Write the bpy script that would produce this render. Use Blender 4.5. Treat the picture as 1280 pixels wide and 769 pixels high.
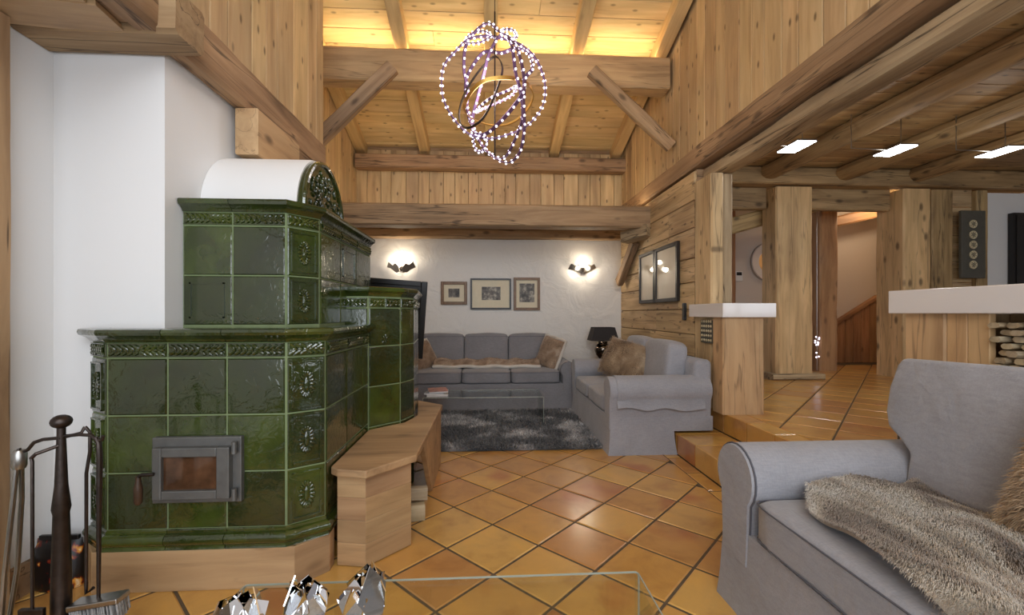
import bpy, bmesh, math, random
import numpy as np
from mathutils import Vector, Matrix, noise
for o in list(bpy.data.objects): bpy.data.objects.remove(o)
SC = bpy.context.scene; COL = SC.collection
random.seed(7); RNG = np.random.default_rng(5)
PI = math.pi
def S(r, g, b):
    f = lambda c: c/12.92 if c <= .04045 else ((c+.055)/1.055)**2.4
    return (f(r/255), f(g/255), f(b/255), 1)
# ------------------------------------------------------------------ camera, light, exposure
cam = bpy.data.cameras.new('camera'); CAM = bpy.data.objects.new('camera', cam); COL.objects.link(CAM)
cam.sensor_width = 36; cam.lens = 541/1280*36; cam.shift_y = 7.5/1280; cam.clip_start = .05
CAM.location = (0, 0, 1.2); CAM.rotation_euler = (PI/2, 0, -math.radians(3.2))
SC.camera = CAM
SC.view_settings.view_transform = 'Standard'; SC.view_settings.look = 'None'
SC.view_settings.exposure = -0.42; SC.view_settings.gamma = 1; SC.view_settings.use_curve_mapping = False
W = bpy.data.worlds.new('sky'); SC.world = W; W.use_nodes = True
W.node_tree.nodes['Background'].inputs[0].default_value = (.62, .76, 1, 1)
W.node_tree.nodes['Background'].inputs[1].default_value = 1.2
def area(name, loc, rot, sx, sy, power, col):
    l = bpy.data.lights.new(name, 'AREA'); l.shape = 'RECTANGLE'; l.size = sx; l.size_y = sy; l.energy = power; l.color = col
    o = bpy.data.objects.new(name, l); COL.objects.link(o); o.location = loc; o.rotation_euler = rot; return o
def point(name, loc, power, col, r=.05):
    l = bpy.data.lights.new(name, 'POINT'); l.energy = power; l.color = col; l.shadow_soft_size = r
    o = bpy.data.objects.new(name, l); COL.objects.link(o); o.location = loc; return o
DAY = (.93, .97, 1)
area('daylight_window', (0, -1.72, 1.45), (PI/2, 0, 0), 3.5, 2.0, 90, DAY)
area('daylight_gable', (0.3, -1.72, 3.6), (PI/2, 0, 0), 3.0, 1.6, 150, DAY)
area('daylight_kitchen', (4.6, -1.72, 1.9), (PI/2, 0, 0), 3.4, 1.4, 75, DAY)

# ------------------------------------------------------------------ helpers
WMAT = {}
I4 = Matrix.Identity(4)
def add(name, me, M=I4, parent=None, mat=None):
    o = bpy.data.objects.new(name, me); COL.objects.link(o)
    if mat is not None and len(me.materials) == 0: me.materials.append(mat)
    o.matrix_basis = M
    if parent is not None:
        o.parent = parent; o.matrix_parent_inverse = WMAT[parent.name].inverted()
    WMAT[o.name] = M.copy(); return o
def tag(o, label=None, cat=None, group=None, kind=None):
    if label: o['label'] = label
    if cat: o['category'] = cat
    if group: o['group'] = group
    if kind: o['kind'] = kind
    return o
def thing(name, label, cat, loc=(0, 0, 0), group=None, rz=0):
    o = bpy.data.objects.new(name, None); COL.objects.link(o); o.empty_display_size = .1
    M = Matrix.Translation(loc) @ Matrix.Rotation(rz, 4, 'Z')
    o.matrix_basis = M; WMAT[o.name] = M; return tag(o, label, cat, group)
def struct_empty(name):
    o = bpy.data.objects.new(name, None); COL.objects.link(o); WMAT[o.name] = I4.copy(); o['kind'] = 'structure'; return o
class G:
    def __init__(s): s.v = []; s.f = []
    def add(s, vs, fs):
        n = len(s.v); s.v += [tuple(v) for v in vs]; s.f += [tuple(i+n for i in f) for f in fs]; return s
    def box(s, x0, x1, y0, y1, z0, z1, M=None):
        vs = [Vector((x, y, z)) for x in (x0, x1) for y in (y0, y1) for z in (z0, z1)]
        if M is not None: vs = [M @ v for v in vs]
        return s.add(vs, [(0, 1, 3, 2), (4, 6, 7, 5), (0, 4, 5, 1), (2, 3, 7, 6), (0, 2, 6, 4), (1, 5, 7, 3)])
    def prism(s, poly, z0, z1, M=None):
        n = len(poly); vs = [Vector((p[0], p[1], z0)) for p in poly]+[Vector((p[0], p[1], z1)) for p in poly]
        if M is not None: vs = [M @ v for v in vs]
        return s.add(vs, [tuple(range(n-1, -1, -1)), tuple(range(n, 2*n))]+[(i, (i+1) % n, n+(i+1) % n, n+i) for i in range(n)])
    def rings(s, rings, cap=True, closed=False):
        n = len(rings[0]); vs = [p for r in rings for p in r]; fs = []; m = len(rings)
        for k in range(m if closed else m-1):
            for i in range(n):
                a = k*n+i; b = k*n+(i+1) % n; c = ((k+1) % m)*n
                fs.append((a, b, c+(i+1) % n, c+i))
        if cap and not closed: fs += [tuple(range(n-1, -1, -1)), tuple(range((m-1)*n, m*n))]
        return s.add(vs, fs)
    def tube(s, pts, r, n=8, closed=False):
        pts = [Vector(p) for p in pts]; m = len(pts); rr = r if hasattr(r, '__len__') else [r]*m
        out = []; ref = None
        for i, p in enumerate(pts):
            t = (pts[(i+1) % m]-pts[i-1]) if closed else (pts[min(i+1, m-1)]-pts[max(i-1, 0)])
            t.normalize()
            if ref is None: ref = Vector((0, 0, 1)) if abs(t.z) < .9 else Vector((1, 0, 0))
            a = (ref-t*ref.dot(t)).normalized(); b = t.cross(a); ref = a
            out.append([p+a*math.cos(2*PI*k/n)*rr[i]+b*math.sin(2*PI*k/n)*rr[i] for k in range(n)])
        return s.rings(out, True, closed)
    def lathe(s, prof, c=(0, 0, 0), n=24):
        c = Vector(c)
        return s.rings([[c+Vector((r*math.cos(2*PI*k/n), r*math.sin(2*PI*k/n), z)) for k in range(n)] for r, z in prof])
    def ell(s, c, rx, ry, rz, n=10, m=6, M=None):
        c = Vector(c); rg = []
        for j in range(m+1):
            t = PI*j/m; st = max(math.sin(t), .02)
            r = [Vector((rx*st*math.cos(2*PI*k/n), ry*st*math.sin(2*PI*k/n), -rz*math.cos(t))) for k in range(n)]
            rg.append([c+((M @ q) if M is not None else q) for q in r])
        return s.rings(rg)
    def mesh(s, name, bevel=0, seg=2, smooth=False, sub=0, angle=None):
        me = bpy.data.meshes.new(name); me.from_pydata(s.v, [], s.f); me.update()
        if bevel or sub:
            bm = bmesh.new(); bm.from_mesh(me)
            if bevel: bmesh.ops.bevel(bm, geom=[e for e in bm.edges if e.is_manifold and e.calc_face_angle(0) > .3], offset=bevel, segments=seg, affect='EDGES', clamp_overlap=True, profile=.5)
            bm.to_mesh(me); bm.free()
        if smooth:
            me.polygons.foreach_set('use_smooth', [True]*len(me.polygons))
            try: me.set_sharp_from_angle(angle=math.radians(angle or 40))
            except Exception: pass
        return me
    def put(s, name, mat, parent=None, M=None, **k):
        """link; verts are in world space: recentre the origin at the base of the piece"""
        if M is None:
            a = np.array(s.v); c = Vector(((a[:, 0].min()+a[:, 0].max())/2, (a[:, 1].min()+a[:, 1].max())/2, a[:, 2].min()))
            s.v = [tuple(Vector(v)-c) for v in s.v]; M = Matrix.Translation(c)
        return add(name, s.mesh(name, **k), M, parent, mat)
def frame_mat(A, B, up):
    """local X along A->B, local Z close to up"""
    A = Vector(A); B = Vector(B); x = (B-A).normalized(); z = Vector(up); z = (z-x*z.dot(x)).normalized(); y = z.cross(x)
    M = Matrix((x, y, z)).transposed().to_4x4(); M.translation = A; return M
PM = {}
def plank(name, A, B, w, t, nrm, mat, parent, c=.004, cut=None):
    """board from A to B (its centre line on the visible face), width w, thickness t behind the face"""
    L = (Vector(B)-Vector(A)).length; key = (round(L, 3), round(w, 3), round(t, 3), mat.name, round(c, 4))
    if key not in PM:
        prof = [(-w/2, -t), (w/2, -t), (w/2, -c), (w/2-c, 0), (-w/2+c, 0), (-w/2, -c)]
        g = G(); g.rings([[(0, p[0], p[1]) for p in prof], [(L, p[0], p[1]) for p in prof]])
        PM[key] = g.mesh('plank')
    return add(name, PM[key], frame_mat(A, B, nrm), parent, mat)
def beam(name, A, B, w, h, mat, parent=None, up=(0, 0, 1), jit=.006, ch=.018, label=None, cat='beam', group=None, seed=0, round_=False):
    """hewn timber: centre line A-B, width w (local Y), height h (local Z), slightly uneven"""
    L = (Vector(B)-Vector(A)).length; n = max(6, int(L/.14)); g = G(); rg = []
    if round_: prof = [(w/2*math.cos(a*PI/6), h/2*math.sin(a*PI/6)) for a in range(12)]
    else:
        a, b = w/2, h/2
        prof = [(a, -b+ch), (a, 0), (a, b-ch), (a-ch, b), (0, b), (-a+ch, b), (-a, b-ch), (-a, 0), (-a, -b+ch), (-a+ch, -b), (0, -b), (a-ch, -b)]
    for i in range(n+1):
        x = L*i/n; r = []
        for k, p in enumerate(prof):
            q = noise.noise(Vector((x*1.7+seed*3.1, k*.7, seed)))+.6*noise.noise(Vector((x*6+seed, k*1.3, 9.)))
            s = 1+q*jit*2/max(w, h)
            r.append((x, p[0]*s, p[1]*s))
        rg.append(r)
    g.rings(rg); o = add(name, g.mesh(name, smooth=True, angle=28), frame_mat(A, B, up), parent, mat)
    if label: tag(o, label, cat, group)
    return o
# ------------------------------------------------------------------ materials
def nmat(name):
    m = bpy.data.materials.new(name); m.use_nodes = True; nt = m.node_tree
    return m, nt, nt.nodes['Principled BSDF'], nt.links.new
def ramp(nt, fac, stops):
    r = nt.nodes.new('ShaderNodeValToRGB'); e = r.color_ramp.elements
    e[0].position, e[0].color = stops[0]; e[1].position, e[1].color = stops[-1]
    for p, c in stops[1:-1]:
        q = e.new(p); q.color = c
    nt.links.new(fac, r.inputs[0]); return r.outputs[0]
def math_(nt, op, a, b=None, clamp=False):
    n = nt.nodes.new('ShaderNodeMath'); n.operation = op; n.use_clamp = clamp
    for i, x in enumerate((a, b)):
        if x is None: continue
        if isinstance(x, (int, float)): n.inputs[i].default_value = x
        else: nt.links.new(x, n.inputs[i])
    return n.outputs[0]
def mix(nt, f, a, b, mode='MIX'):
    n = nt.nodes.new('ShaderNodeMix'); n.data_type = 'RGBA'; n.blend_type = mode
    for i, x in ((0, f), (6, a), (7, b)):
        if isinstance(x, (int, float)): n.inputs[i].default_value = x
        elif isinstance(x, tuple): n.inputs[i].default_value = x
        else: nt.links.new(x, n.inputs[i])
    return n.outputs[2]
def coords(nt, scale=(1, 1, 1), rnd=0., kind='Object'):
    tc = nt.nodes.new('ShaderNodeTexCoord'); mp = nt.nodes.new('ShaderNodeMapping'); mp.inputs['Scale'].default_value = scale
    src = tc.outputs[kind]
    if rnd:
        oi = nt.nodes.new('ShaderNodeObjectInfo'); v = nt.nodes.new('ShaderNodeVectorMath'); v.operation = 'ADD'
        cb = nt.nodes.new('ShaderNodeCombineXYZ')
        for i in range(3): nt.links.new(math_(nt, 'MULTIPLY', oi.outputs['Random'], rnd*(1+i*.37)), cb.inputs[i])
        nt.links.new(src, v.inputs[0]); nt.links.new(cb.outputs[0], v.inputs[1]); src = v.outputs[0]
    nt.links.new(src, mp.inputs[0]); return mp.outputs[0]
def tex(nt, kind, vec, **k):
    n = nt.nodes.new('ShaderNodeTex'+kind)
    for a, b in k.items():
        if a in n.inputs: n.inputs[a].default_value = b
        else: setattr(n, a, b)
    nt.links.new(vec, n.inputs['Vector']); return n
def bump(nt, bs, h, strength=.3, dist=.01):
    b = nt.nodes.new('ShaderNodeBump'); b.inputs['Strength'].default_value = strength; b.inputs['Distance'].default_value = dist
    nt.links.new(h, b.inputs['Height']); nt.links.new(b.outputs[0], bs.inputs['Normal'])
def wood(name, light, mid, dark, rough=.6, var=.25, knots=.9, grain=14, crack=0., bstr=.25, flatk=False):
    m, nt, bs, ln = nmat(name)
    c = coords(nt, (1.1, grain, grain), 40)
    n1 = tex(nt, 'Noise', c, Scale=1.0, Detail=6, Roughness=.6, Distortion=.6)
    col = ramp(nt, n1.outputs['Fac'], [(.22, dark), (.46, mid), (.72, light)])
    n2 = tex(nt, 'Noise', coords(nt, (.8, 2.2, 2.2), 23), Scale=1.2, Detail=2)
    col = mix(nt, .55, col, ramp(nt, n2.outputs['Fac'], [(.3, (.62, .62, .62, 1)), (.7, (1.25, 1.2, 1.12, 1))]), 'MULTIPLY')
    if knots:
        v = tex(nt, 'Voronoi', coords(nt, (3.6, 8, 1) if flatk else (3.4, 7, 7), 17), Scale=1.0, voronoi_dimensions='2D' if flatk else '3D')
        k = ramp(nt, v.outputs['Distance'], [(.05, (1, 1, 1, 1)), (.13, (0, 0, 0, 1))] if flatk else [(.1, (1, 1, 1, 1)), (.24, (0, 0, 0, 1))])
        sel = ramp(nt, v.outputs['Color'], [(.48, (0, 0, 0, 1)), (.5, (1, 1, 1, 1))])
        kk = mix(nt, 1., k, sel, 'MULTIPLY')
        col = mix(nt, math_(nt, 'MULTIPLY', kk, knots), col, tuple(x*.45 for x in dark[:3])+(1,))
    if crack:
        n3 = tex(nt, 'Noise', coords(nt, (.35, 7, 7), 31), Scale=1.4, Detail=3, Distortion=.3)
        ck = ramp(nt, n3.outputs['Fac'], [(.485, (0, 0, 0, 1)), (.5, (1, 1, 1, 1)), (.515, (0, 0, 0, 1))])
        col = mix(nt, math_(nt, 'MULTIPLY', ck, crack), col, tuple(x*.3 for x in dark[:3])+(1,))
    oi = nt.nodes.new('ShaderNodeObjectInfo'); hs = nt.nodes.new('ShaderNodeHueSaturation')
    ln(col, hs.inputs['Color']); ln(math_(nt, 'ADD', math_(nt, 'MULTIPLY', oi.outputs['Random'], var), 1-var/2), hs.inputs['Value'])
    ln(math_(nt, 'ADD', math_(nt, 'MULTIPLY', oi.outputs['Random'], .010), .507), hs.inputs['Hue']); hs.inputs['Saturation'].default_value = .84
    ln(hs.outputs[0], bs.inputs['Base Color']); bs.inputs['Roughness'].default_value = rough
    bump(nt, bs, n1.outputs['Fac'], bstr, .006); return m
def plain(name, col, rough=.5, metal=0., noise_amt=0., nscale=8., bstr=0., coat=0., bscale=None):
    m, nt, bs, ln = nmat(name); bs.inputs['Roughness'].default_value = rough; bs.inputs['Metallic'].default_value = metal
    bs.inputs['Coat Weight'].default_value = coat
    n = tex(nt, 'Noise', coords(nt), Scale=nscale, Detail=4)
    d = tuple(x*(1-noise_amt) for x in col[:3])+(1,); u = tuple(min(1, x*(1+noise_amt)) for x in col[:3])+(1,)
    ln(ramp(nt, n.outputs['Fac'], [(.3, d), (.7, u)]), bs.inputs['Base Color'])
    if bstr:
        h = n if bscale is None else tex(nt, 'Noise', coords(nt), Scale=bscale, Detail=4)
        bump(nt, bs, h.outputs['Fac'], bstr, .01)
    return m
def emit(name, col, strength):
    m, nt, bs, ln = nmat(name); bs.inputs['Base Color'].default_value = col
    bs.inputs['Emission Color'].default_value = col; bs.inputs['Emission Strength'].default_value = strength; return m
def glass(name, tint, rough=.0):
    m, nt, bs, ln = nmat(name); bs.inputs['Base Color'].default_value = tint; bs.inputs['Transmission Weight'].default_value = 1
    bs.inputs['Roughness'].default_value = rough; bs.inputs['IOR'].default_value = 1.45; return m
M_ = {}
M_['spruce'] = wood('spruce_planks', S(214, 176, 124), S(194, 152, 100), S(152, 110, 64), .55, .3, .9, 12, flatk=True)
M_['roof'] = wood('roof_boards', S(230, 190, 130), S(212, 168, 104), S(176, 128, 70), .55, .18, .7, 12, flatk=True)
M_['rafter'] = wood('rafter_wood', S(222, 178, 112), S(204, 156, 92), S(176, 126, 66), .55, .1, .4, 12)
M_['tie'] = wood('tie_beam_wood', S(206, 156, 100), S(184, 132, 80), S(146, 98, 54), .6, .1, .6, 10, .5)
M_['hewn'] = wood('hewn_brown_beam', S(186, 142, 98), S(156, 112, 72), S(104, 70, 42), .7, .14, .7, 11, .8, .5)
M_['grey'] = wood('grey_old_beam', S(196, 164, 124), S(166, 132, 94), S(112, 82, 52), .75, .14, .7, 12, .9, .6)
M_['old'] = wood('old_wide_planks', S(216, 176, 126), S(190, 148, 98), S(140, 100, 60), .65, .2, .8, 10, .6, .4, flatk=True)
M_['post'] = wood('sawn_post', S(222, 174, 118), S(202, 152, 96), S(160, 112, 64), .6, .12, .9, 10, .5)
M_['kpost'] = wood('dark_kitchen_timber', S(196, 154, 96), S(164, 124, 72), S(108, 76, 40), .65, .2, .8, 10, .7, .4)
M_['kceil'] = wood('kitchen_ceiling_boards', S(198, 154, 96), S(172, 128, 74), S(122, 86, 46), .55, .25, .8, 10, .3, flatk=True)
M_['bench'] = wood('bench_oak', S(192, 146, 98), S(172, 124, 78), S(132, 90, 54), .5, .08, .5, 9, .2)
M_['plinth'] = wood('pine_plinth', S(196, 152, 104), S(178, 132, 86), S(140, 98, 60), .5, .05, .8, 9, .1)
M_['hall'] = wood('hall_panelling', S(196, 132, 76), S(172, 108, 58), S(128, 76, 38), .6, .12, .6, 10, .2)
M_['log'] = wood('firewood_log', S(206, 184, 152), S(176, 146, 108), S(112, 84, 58), .8, .3, .2, 12, .3)
def plaster(name, col, amt, bs_, sc):
    m, nt, bs, ln = nmat(name); bs.inputs['Roughness'].default_value = .85; bs.inputs['Base Color'].default_value = col
    n = tex(nt, 'Noise', coords(nt), Scale=sc, Detail=5, Roughness=.55, Distortion=.8); bump(nt, bs, n.outputs['Fac'], bs_, amt); return m
M_['white'] = plaster('smooth_white_plaster', S(232, 232, 232), .01, .12, 6)
M_['rough'] = plaster('trowelled_plaster', S(228, 224, 218), .06, .55, 3.2)
M_['hallwhite'] = plaster('hall_plaster', S(214, 204, 194), .01, .1, 6)
def terracotta():
    m, nt, bs, ln = nmat('glazed_terracotta')
    oi = nt.nodes.new('ShaderNodeObjectInfo')
    c = ramp(nt, oi.outputs['Random'], [(0, S(200, 148, 74)), (.25, S(212, 164, 88)), (.5, S(194, 142, 78)), (.75, S(214, 170, 94)), (1, S(182, 124, 72))])
    n = tex(nt, 'Noise', coords(nt, (1, 1, 1), 30), Scale=4.5, Detail=5, Roughness=.6, Distortion=.5)
    c = mix(nt, .75, c, ramp(nt, n.outputs['Fac'], [(.25, (.62, .5, .4, 1)), (.5, (1, 1, 1, 1)), (.75, (1.2, 1.16, .95, 1))]), 'MULTIPLY')
    n2 = tex(nt, 'Noise', coords(nt, (2, 2, 2), 50), Scale=1.3, Detail=2)
    c = mix(nt, ramp(nt, n2.outputs['Fac'], [(.58, (0, 0, 0, 1)), (.72, (.6, .6, .6, 1))]), c, S(170, 84, 36))
    ln(c, bs.inputs['Base Color']); bs.inputs['Roughness'].default_value = .3; bs.inputs['Coat Weight'].default_value = .5; bs.inputs['Coat Roughness'].default_value = .16
    n3 = tex(nt, 'Noise', coords(nt, (1, 1, 1), 30), Scale=14, Detail=3); bump(nt, bs, n3.outputs['Fac'], .12, .006); return m
M_['terra'] = terracotta()
M_['grout'] = plain('floor_grout', S(92, 78, 60), .85, 0, .2, 30)
def glaze():
    m, nt, bs, ln = nmat('green_glaze'); oi = nt.nodes.new('ShaderNodeObjectInfo')
    n = tex(nt, 'Noise', coords(nt, (1, 1, 1), 30), Scale=5, Detail=3, Distortion=.4)
    f = math_(nt, 'ADD', math_(nt, 'MULTIPLY', n.outputs['Fac'], .75), math_(nt, 'MULTIPLY', oi.outputs['Random'], .25))
    ln(ramp(nt, f, [(.2, S(29, 36, 15)), (.5, S(46, 57, 21)), (.8, S(74, 90, 30))]), bs.inputs['Base Color'])
    bs.inputs['Roughness'].default_value = .1; bs.inputs['IOR'].default_value = 1.65; bs.inputs['Coat Weight'].default_value = .5; bs.inputs['Coat Roughness'].default_value = .04
    n2 = tex(nt, 'Noise', coords(nt, (1, 1, 1), 30), Scale=22, Detail=3, Distortion=.8); bump(nt, bs, n2.outputs['Fac'], .45, .01); return m
M_['glaze'] = glaze()
M_['sgrout'] = plain('stove_grout', S(118, 132, 94), .8, 0, .1, 20)
M_['iron'] = plain('grey_cast_iron', S(112, 112, 110), .5, .6, .12, 20, .1)
M_['wrought'] = plain('wrought_iron', S(72, 64, 60), .38, .9, .2, 30, .2)
M_['black'] = plain('black_lacquer', S(24, 22, 22), .3, 0, .1)
M_['fireglass'] = plain('sooty_door_glass', S(84, 58, 40), .06, 0, .7, 9)
def fabric(name, col, sc=220):
    m, nt, bs, ln = nmat(name)
    n = tex(nt, 'Noise', coords(nt), Scale=3.5, Detail=3)
    c = ramp(nt, n.outputs['Fac'], [(.3, tuple(x*.9 for x in col[:3])+(1,)), (.7, tuple(min(1, x*1.08) for x in col[:3])+(1,))])
    w1 = tex(nt, 'Noise', coords(nt, (sc, sc*.12, sc)), Scale=1., Detail=2)
    w2 = tex(nt, 'Noise', coords(nt, (sc*.12, sc, sc*.4)), Scale=1., Detail=2)
    ww = math_(nt, 'ADD', w1.outputs['Fac'], w2.outputs['Fac'])
    c = mix(nt, .5, c, ramp(nt, math_(nt, 'MULTIPLY', ww, .5), [(.35, (.78, .78, .78, 1)), (.65, (1.16, 1.16, 1.16, 1))]), 'MULTIPLY')
    ln(c, bs.inputs['Base Color']); bs.inputs['Roughness'].default_value = .9; bs.inputs['Sheen Weight'].default_value = .25
    n4 = tex(nt, 'Noise', coords(nt), Scale=7, Detail=3, Distortion=1.2)
    bump(nt, bs, math_(nt, 'ADD', math_(nt, 'MULTIPLY', ww, .1), n4.outputs['Fac']), .35, .02); return m
M_['linen'] = fabric('grey_linen', S(156, 156, 162))
M_['linen2'] = fabric('slate_grey_upholstery', S(130, 128, 131))
M_['piping'] = plain('dark_piping', S(92, 92, 100), .9)
def furmat(name, stops, scale, stretch=(1, 1, 1), tipcol=None, sv=.4, tipmix=.5, det=2):
    m, nt, bs, ln = nmat(name)
    n = tex(nt, 'Noise', coords(nt, stretch), Scale=scale, Detail=det, Distortion=.7)
    c = ramp(nt, n.outputs['Fac'], stops)
    a = nt.nodes.new('ShaderNodeAttribute'); a.attribute_name = 'strand'
    sx = nt.nodes.new('ShaderNodeSeparateColor'); ln(a.outputs['Color'], sx.inputs[0])
    c = mix(nt, sv, c, ramp(nt, sx.outputs[1], [(0, (.5, .5, .5, 1)), (1, (1.5, 1.5, 1.5, 1))]), 'MULTIPLY')
    if tipcol: c = mix(nt, math_(nt, 'MULTIPLY', math_(nt, 'POWER', sx.outputs[0], 2.), tipmix), c, tipcol)
    ln(c, bs.inputs['Base Color']); bs.inputs['Roughness'].default_value = .7; bs.inputs['Sheen Weight'].default_value = .3
    tl = nt.nodes.new('ShaderNodeBsdfTranslucent'); mx = nt.nodes.new('ShaderNodeMixShader'); mx.inputs[0].default_value = .12
    ln(c, tl.inputs[0]); ln(bs.outputs[0], mx.inputs[1]); ln(tl.outputs[0], mx.inputs[2]); ln(mx.outputs[0], nt.nodes['Material Output'].inputs[0]); return m
M_['throw'] = furmat('cream_and_brown_fur', [(.36, S(150, 128, 108)), (.44, S(214, 198, 178)), (.50, S(255, 252, 246)), (.56, S(240, 230, 214)), (.66, S(158, 136, 114))], 2.0, (3.4, 1.2, 1), S(240, 234, 224), .25, .3, 1)
M_['brownfur'] = furmat('brown_fur', [(.3, S(104, 80, 58)), (.5, S(164, 136, 104)), (.7, S(214, 190, 158))], 6, (1, 1, 1), S(210, 184, 150))
M_['tanfur'] = furmat('tan_short_fur', [(.3, S(142, 116, 92)), (.5, S(178, 150, 124)), (.7, S(206, 184, 160))], 9)
M_['creamfur'] = furmat('cream_fleece', [(.3, S(222, 212, 198)), (.7, S(242, 236, 226))], 6)
M_['shag'] = furmat('charcoal_shag', [(.36, S(60, 60, 62)), (.5, S(106, 105, 105)), (.64, S(196, 192, 190))], 2.6, (1, 1, 1), S(146, 144, 144), .95, .5)
def thin_glass(name, tint):
    m, nt, bs, ln = nmat(name); nt.nodes.remove(bs)
    tr = nt.nodes.new('ShaderNodeBsdfTransparent'); tr.inputs[0].default_value = tint; gl = nt.nodes.new('ShaderNodeBsdfGlossy'); gl.inputs['Roughness'].default_value = .02
    lw = nt.nodes.new('ShaderNodeLayerWeight'); lw.inputs[0].default_value = .5; fr = math_(nt, 'ADD', math_(nt, 'MULTIPLY', math_(nt, 'POWER', lw.outputs['Facing'], 5.), .9), .04); mx = nt.nodes.new('ShaderNodeMixShader')
    ln(fr, mx.inputs[0]); ln(tr.outputs[0], mx.inputs[1]); ln(gl.outputs[0], mx.inputs[2]); ln(mx.outputs[0], nt.nodes['Material Output'].inputs[0]); return m
M_['glass'] = thin_glass('clear_table_glass', (.95, .975, .965, 1))
M_['edge'] = plain('glass_edge_and_highlight', S(176, 182, 172), .15, .2, .05)
M_['mirror'] = plain('mirror_silver', (.9, .9, .92, 1), .03, 1)
M_['counter'] = plain('white_solid_surface', S(228, 222, 218), .12, 0, .01, 3, 0, .4)
M_['print'] = plain('print_paper', S(222, 210, 182), .6, 0, .03, 20)
def etching(name):
    m, nt, bs, ln = nmat(name)
    n = tex(nt, 'Noise', coords(nt, (1, 1, 1), 9), Scale=11, Detail=8, Roughness=.62)
    ln(ramp(nt, n.outputs['Fac'], [(.36, S(40, 38, 36)), (.52, S(112, 106, 98)), (.62, S(190, 182, 166))]), bs.inputs['Base Color']); bs.inputs['Roughness'].default_value = .5; return m
M_['etch'] = etching('etching_ink')
M_['frame_brown'] = plain('brown_gilt_frame', S(112, 82, 54), .4, .1, .25, 40)
M_['frame_black'] = plain('black_picture_frame', S(34, 28, 26), .35, 0, .1, 20)
M_['picglass'] = plain('framed_glass_sheet', S(214, 202, 176), .05, 0, .03, 9, 0, 1.)
M_['led'] = emit('led_panel', (.93, .94, 1, 1), 30)
M_['bead'] = emit('led_bead', (.93, .87, 1, 1), 3.2)
M_['strip'] = emit('warm_led_strip', (1, .79, .44, 1), 40)
M_['ringmetal'] = plain('dark_bronze_ring', S(120, 92, 128), .35, .6, .1)
M_['gold'] = plain('brass_ring', S(196, 156, 84), .3, .9, .1)
M_['steel'] = plain('brushed_steel', S(170, 168, 164), .3, 1., .1, 20)
M_['shade'] = plain('charcoal_lampshade', S(50, 46, 46), .85, 0, .1, 60)
M_['mercury'] = plain('mercury_glass', S(120, 110, 100), .12, 1., .5, 14)
M_['slate'] = plain('dark_grey_board', S(84, 82, 74), .6, 0, .1, 14)
M_['cream'] = plain('cream_medallion', S(206, 194, 160), .6, 0, .3, 60, .3)
M_['plastic'] = plain('white_plastic', S(232, 232, 230), .35)
M_['darkplastic'] = plain('black_plastic', S(26, 26, 28), .3)
M_['dkwood'] = wood('dark_walnut', S(96, 62, 38), S(74, 46, 28), S(48, 30, 18), .4, .1, 0, 10)
M_['ash'] = plain('grey_bristles', S(150, 150, 150), .9, 0, .3, 60, .4)
M_['cloth'] = plain('pale_cloth', S(206, 206, 192), .9, 0, .05, 8, .2)
M_['page'] = plain('magazine_paper', S(232, 226, 222), .4, 0, .03, 12)
def bagmat():
    m, nt, bs, ln = nmat('printed_charcoal_bag')
    n = tex(nt, 'Noise', coords(nt), Scale=16, Detail=3, Distortion=.8)
    ln(ramp(nt, n.outputs['Fac'], [(.56, S(22, 18, 18)), (.61, S(120, 30, 20)), (.66, S(220, 150, 40)), (.74, S(240, 226, 190))]), bs.inputs['Base Color'])
    bs.inputs['Roughness'].default_value = .35; return m
M_['bag'] = bagmat()

# ------------------------------------------------------------------ dimensions of the place
XR = 2.03       # timber wall between sitting room and kitchen
YB = 6.5        # back wall
ZK = .34        # kitchen floor, two steps up
def zroof(y): return 3.568+.30*(6.4-y)     # underside of the rafters
def zboard(y): return zroof(y)+.15

# ------------------------------------------------------------------ floor
def clip(poly, a, b, c):
    out = []
    for i in range(len(poly)):
        p, q = poly[i], poly[(i+1) % len(poly)]; dp = a*p[0]+b*p[1]-c; dq = a*q[0]+b*q[1]-c
        if dp <= 0: out.append(p)
        if dp*dq < 0:
            t = dp/(dp-dq); out.append((p[0]+(q[0]-p[0])*t, p[1]+(q[1]-p[1])*t))
    return out
def parea(p): return abs(sum(p[i][0]*p[(i+1) % len(p)][1]-p[(i+1) % len(p)][0]*p[i][1] for i in range(len(p))))/2
TILE_CACHE = {}
def tile_obj(poly, z, parent, t=.012, mat=None, b=.006):
    cx = sum(p[0] for p in poly)/len(poly); cy = sum(p[1] for p in poly)/len(poly)
    loc = [(p[0]-cx, p[1]-cy) for p in poly]; key = tuple((round(p[0], 3), round(p[1], 3)) for p in loc)
    if key not in TILE_CACHE:
        n = len(loc); k = lambda s: [(p[0]*s, p[1]*s) for p in loc]; s = 1-b/max(.05, math.sqrt(parea(loc))/2)
        g = G(); g.rings([[(p[0], p[1], -t) for p in loc], [(p[0], p[1], -.004) for p in loc], [(p[0], p[1], 0) for p in k(s)]])
        TILE_CACHE[key] = g.mesh('tile')
    return add('tile', TILE_CACHE[key], Matrix.Translation((cx, cy, z)), parent, mat or M_['terra'])
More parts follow.
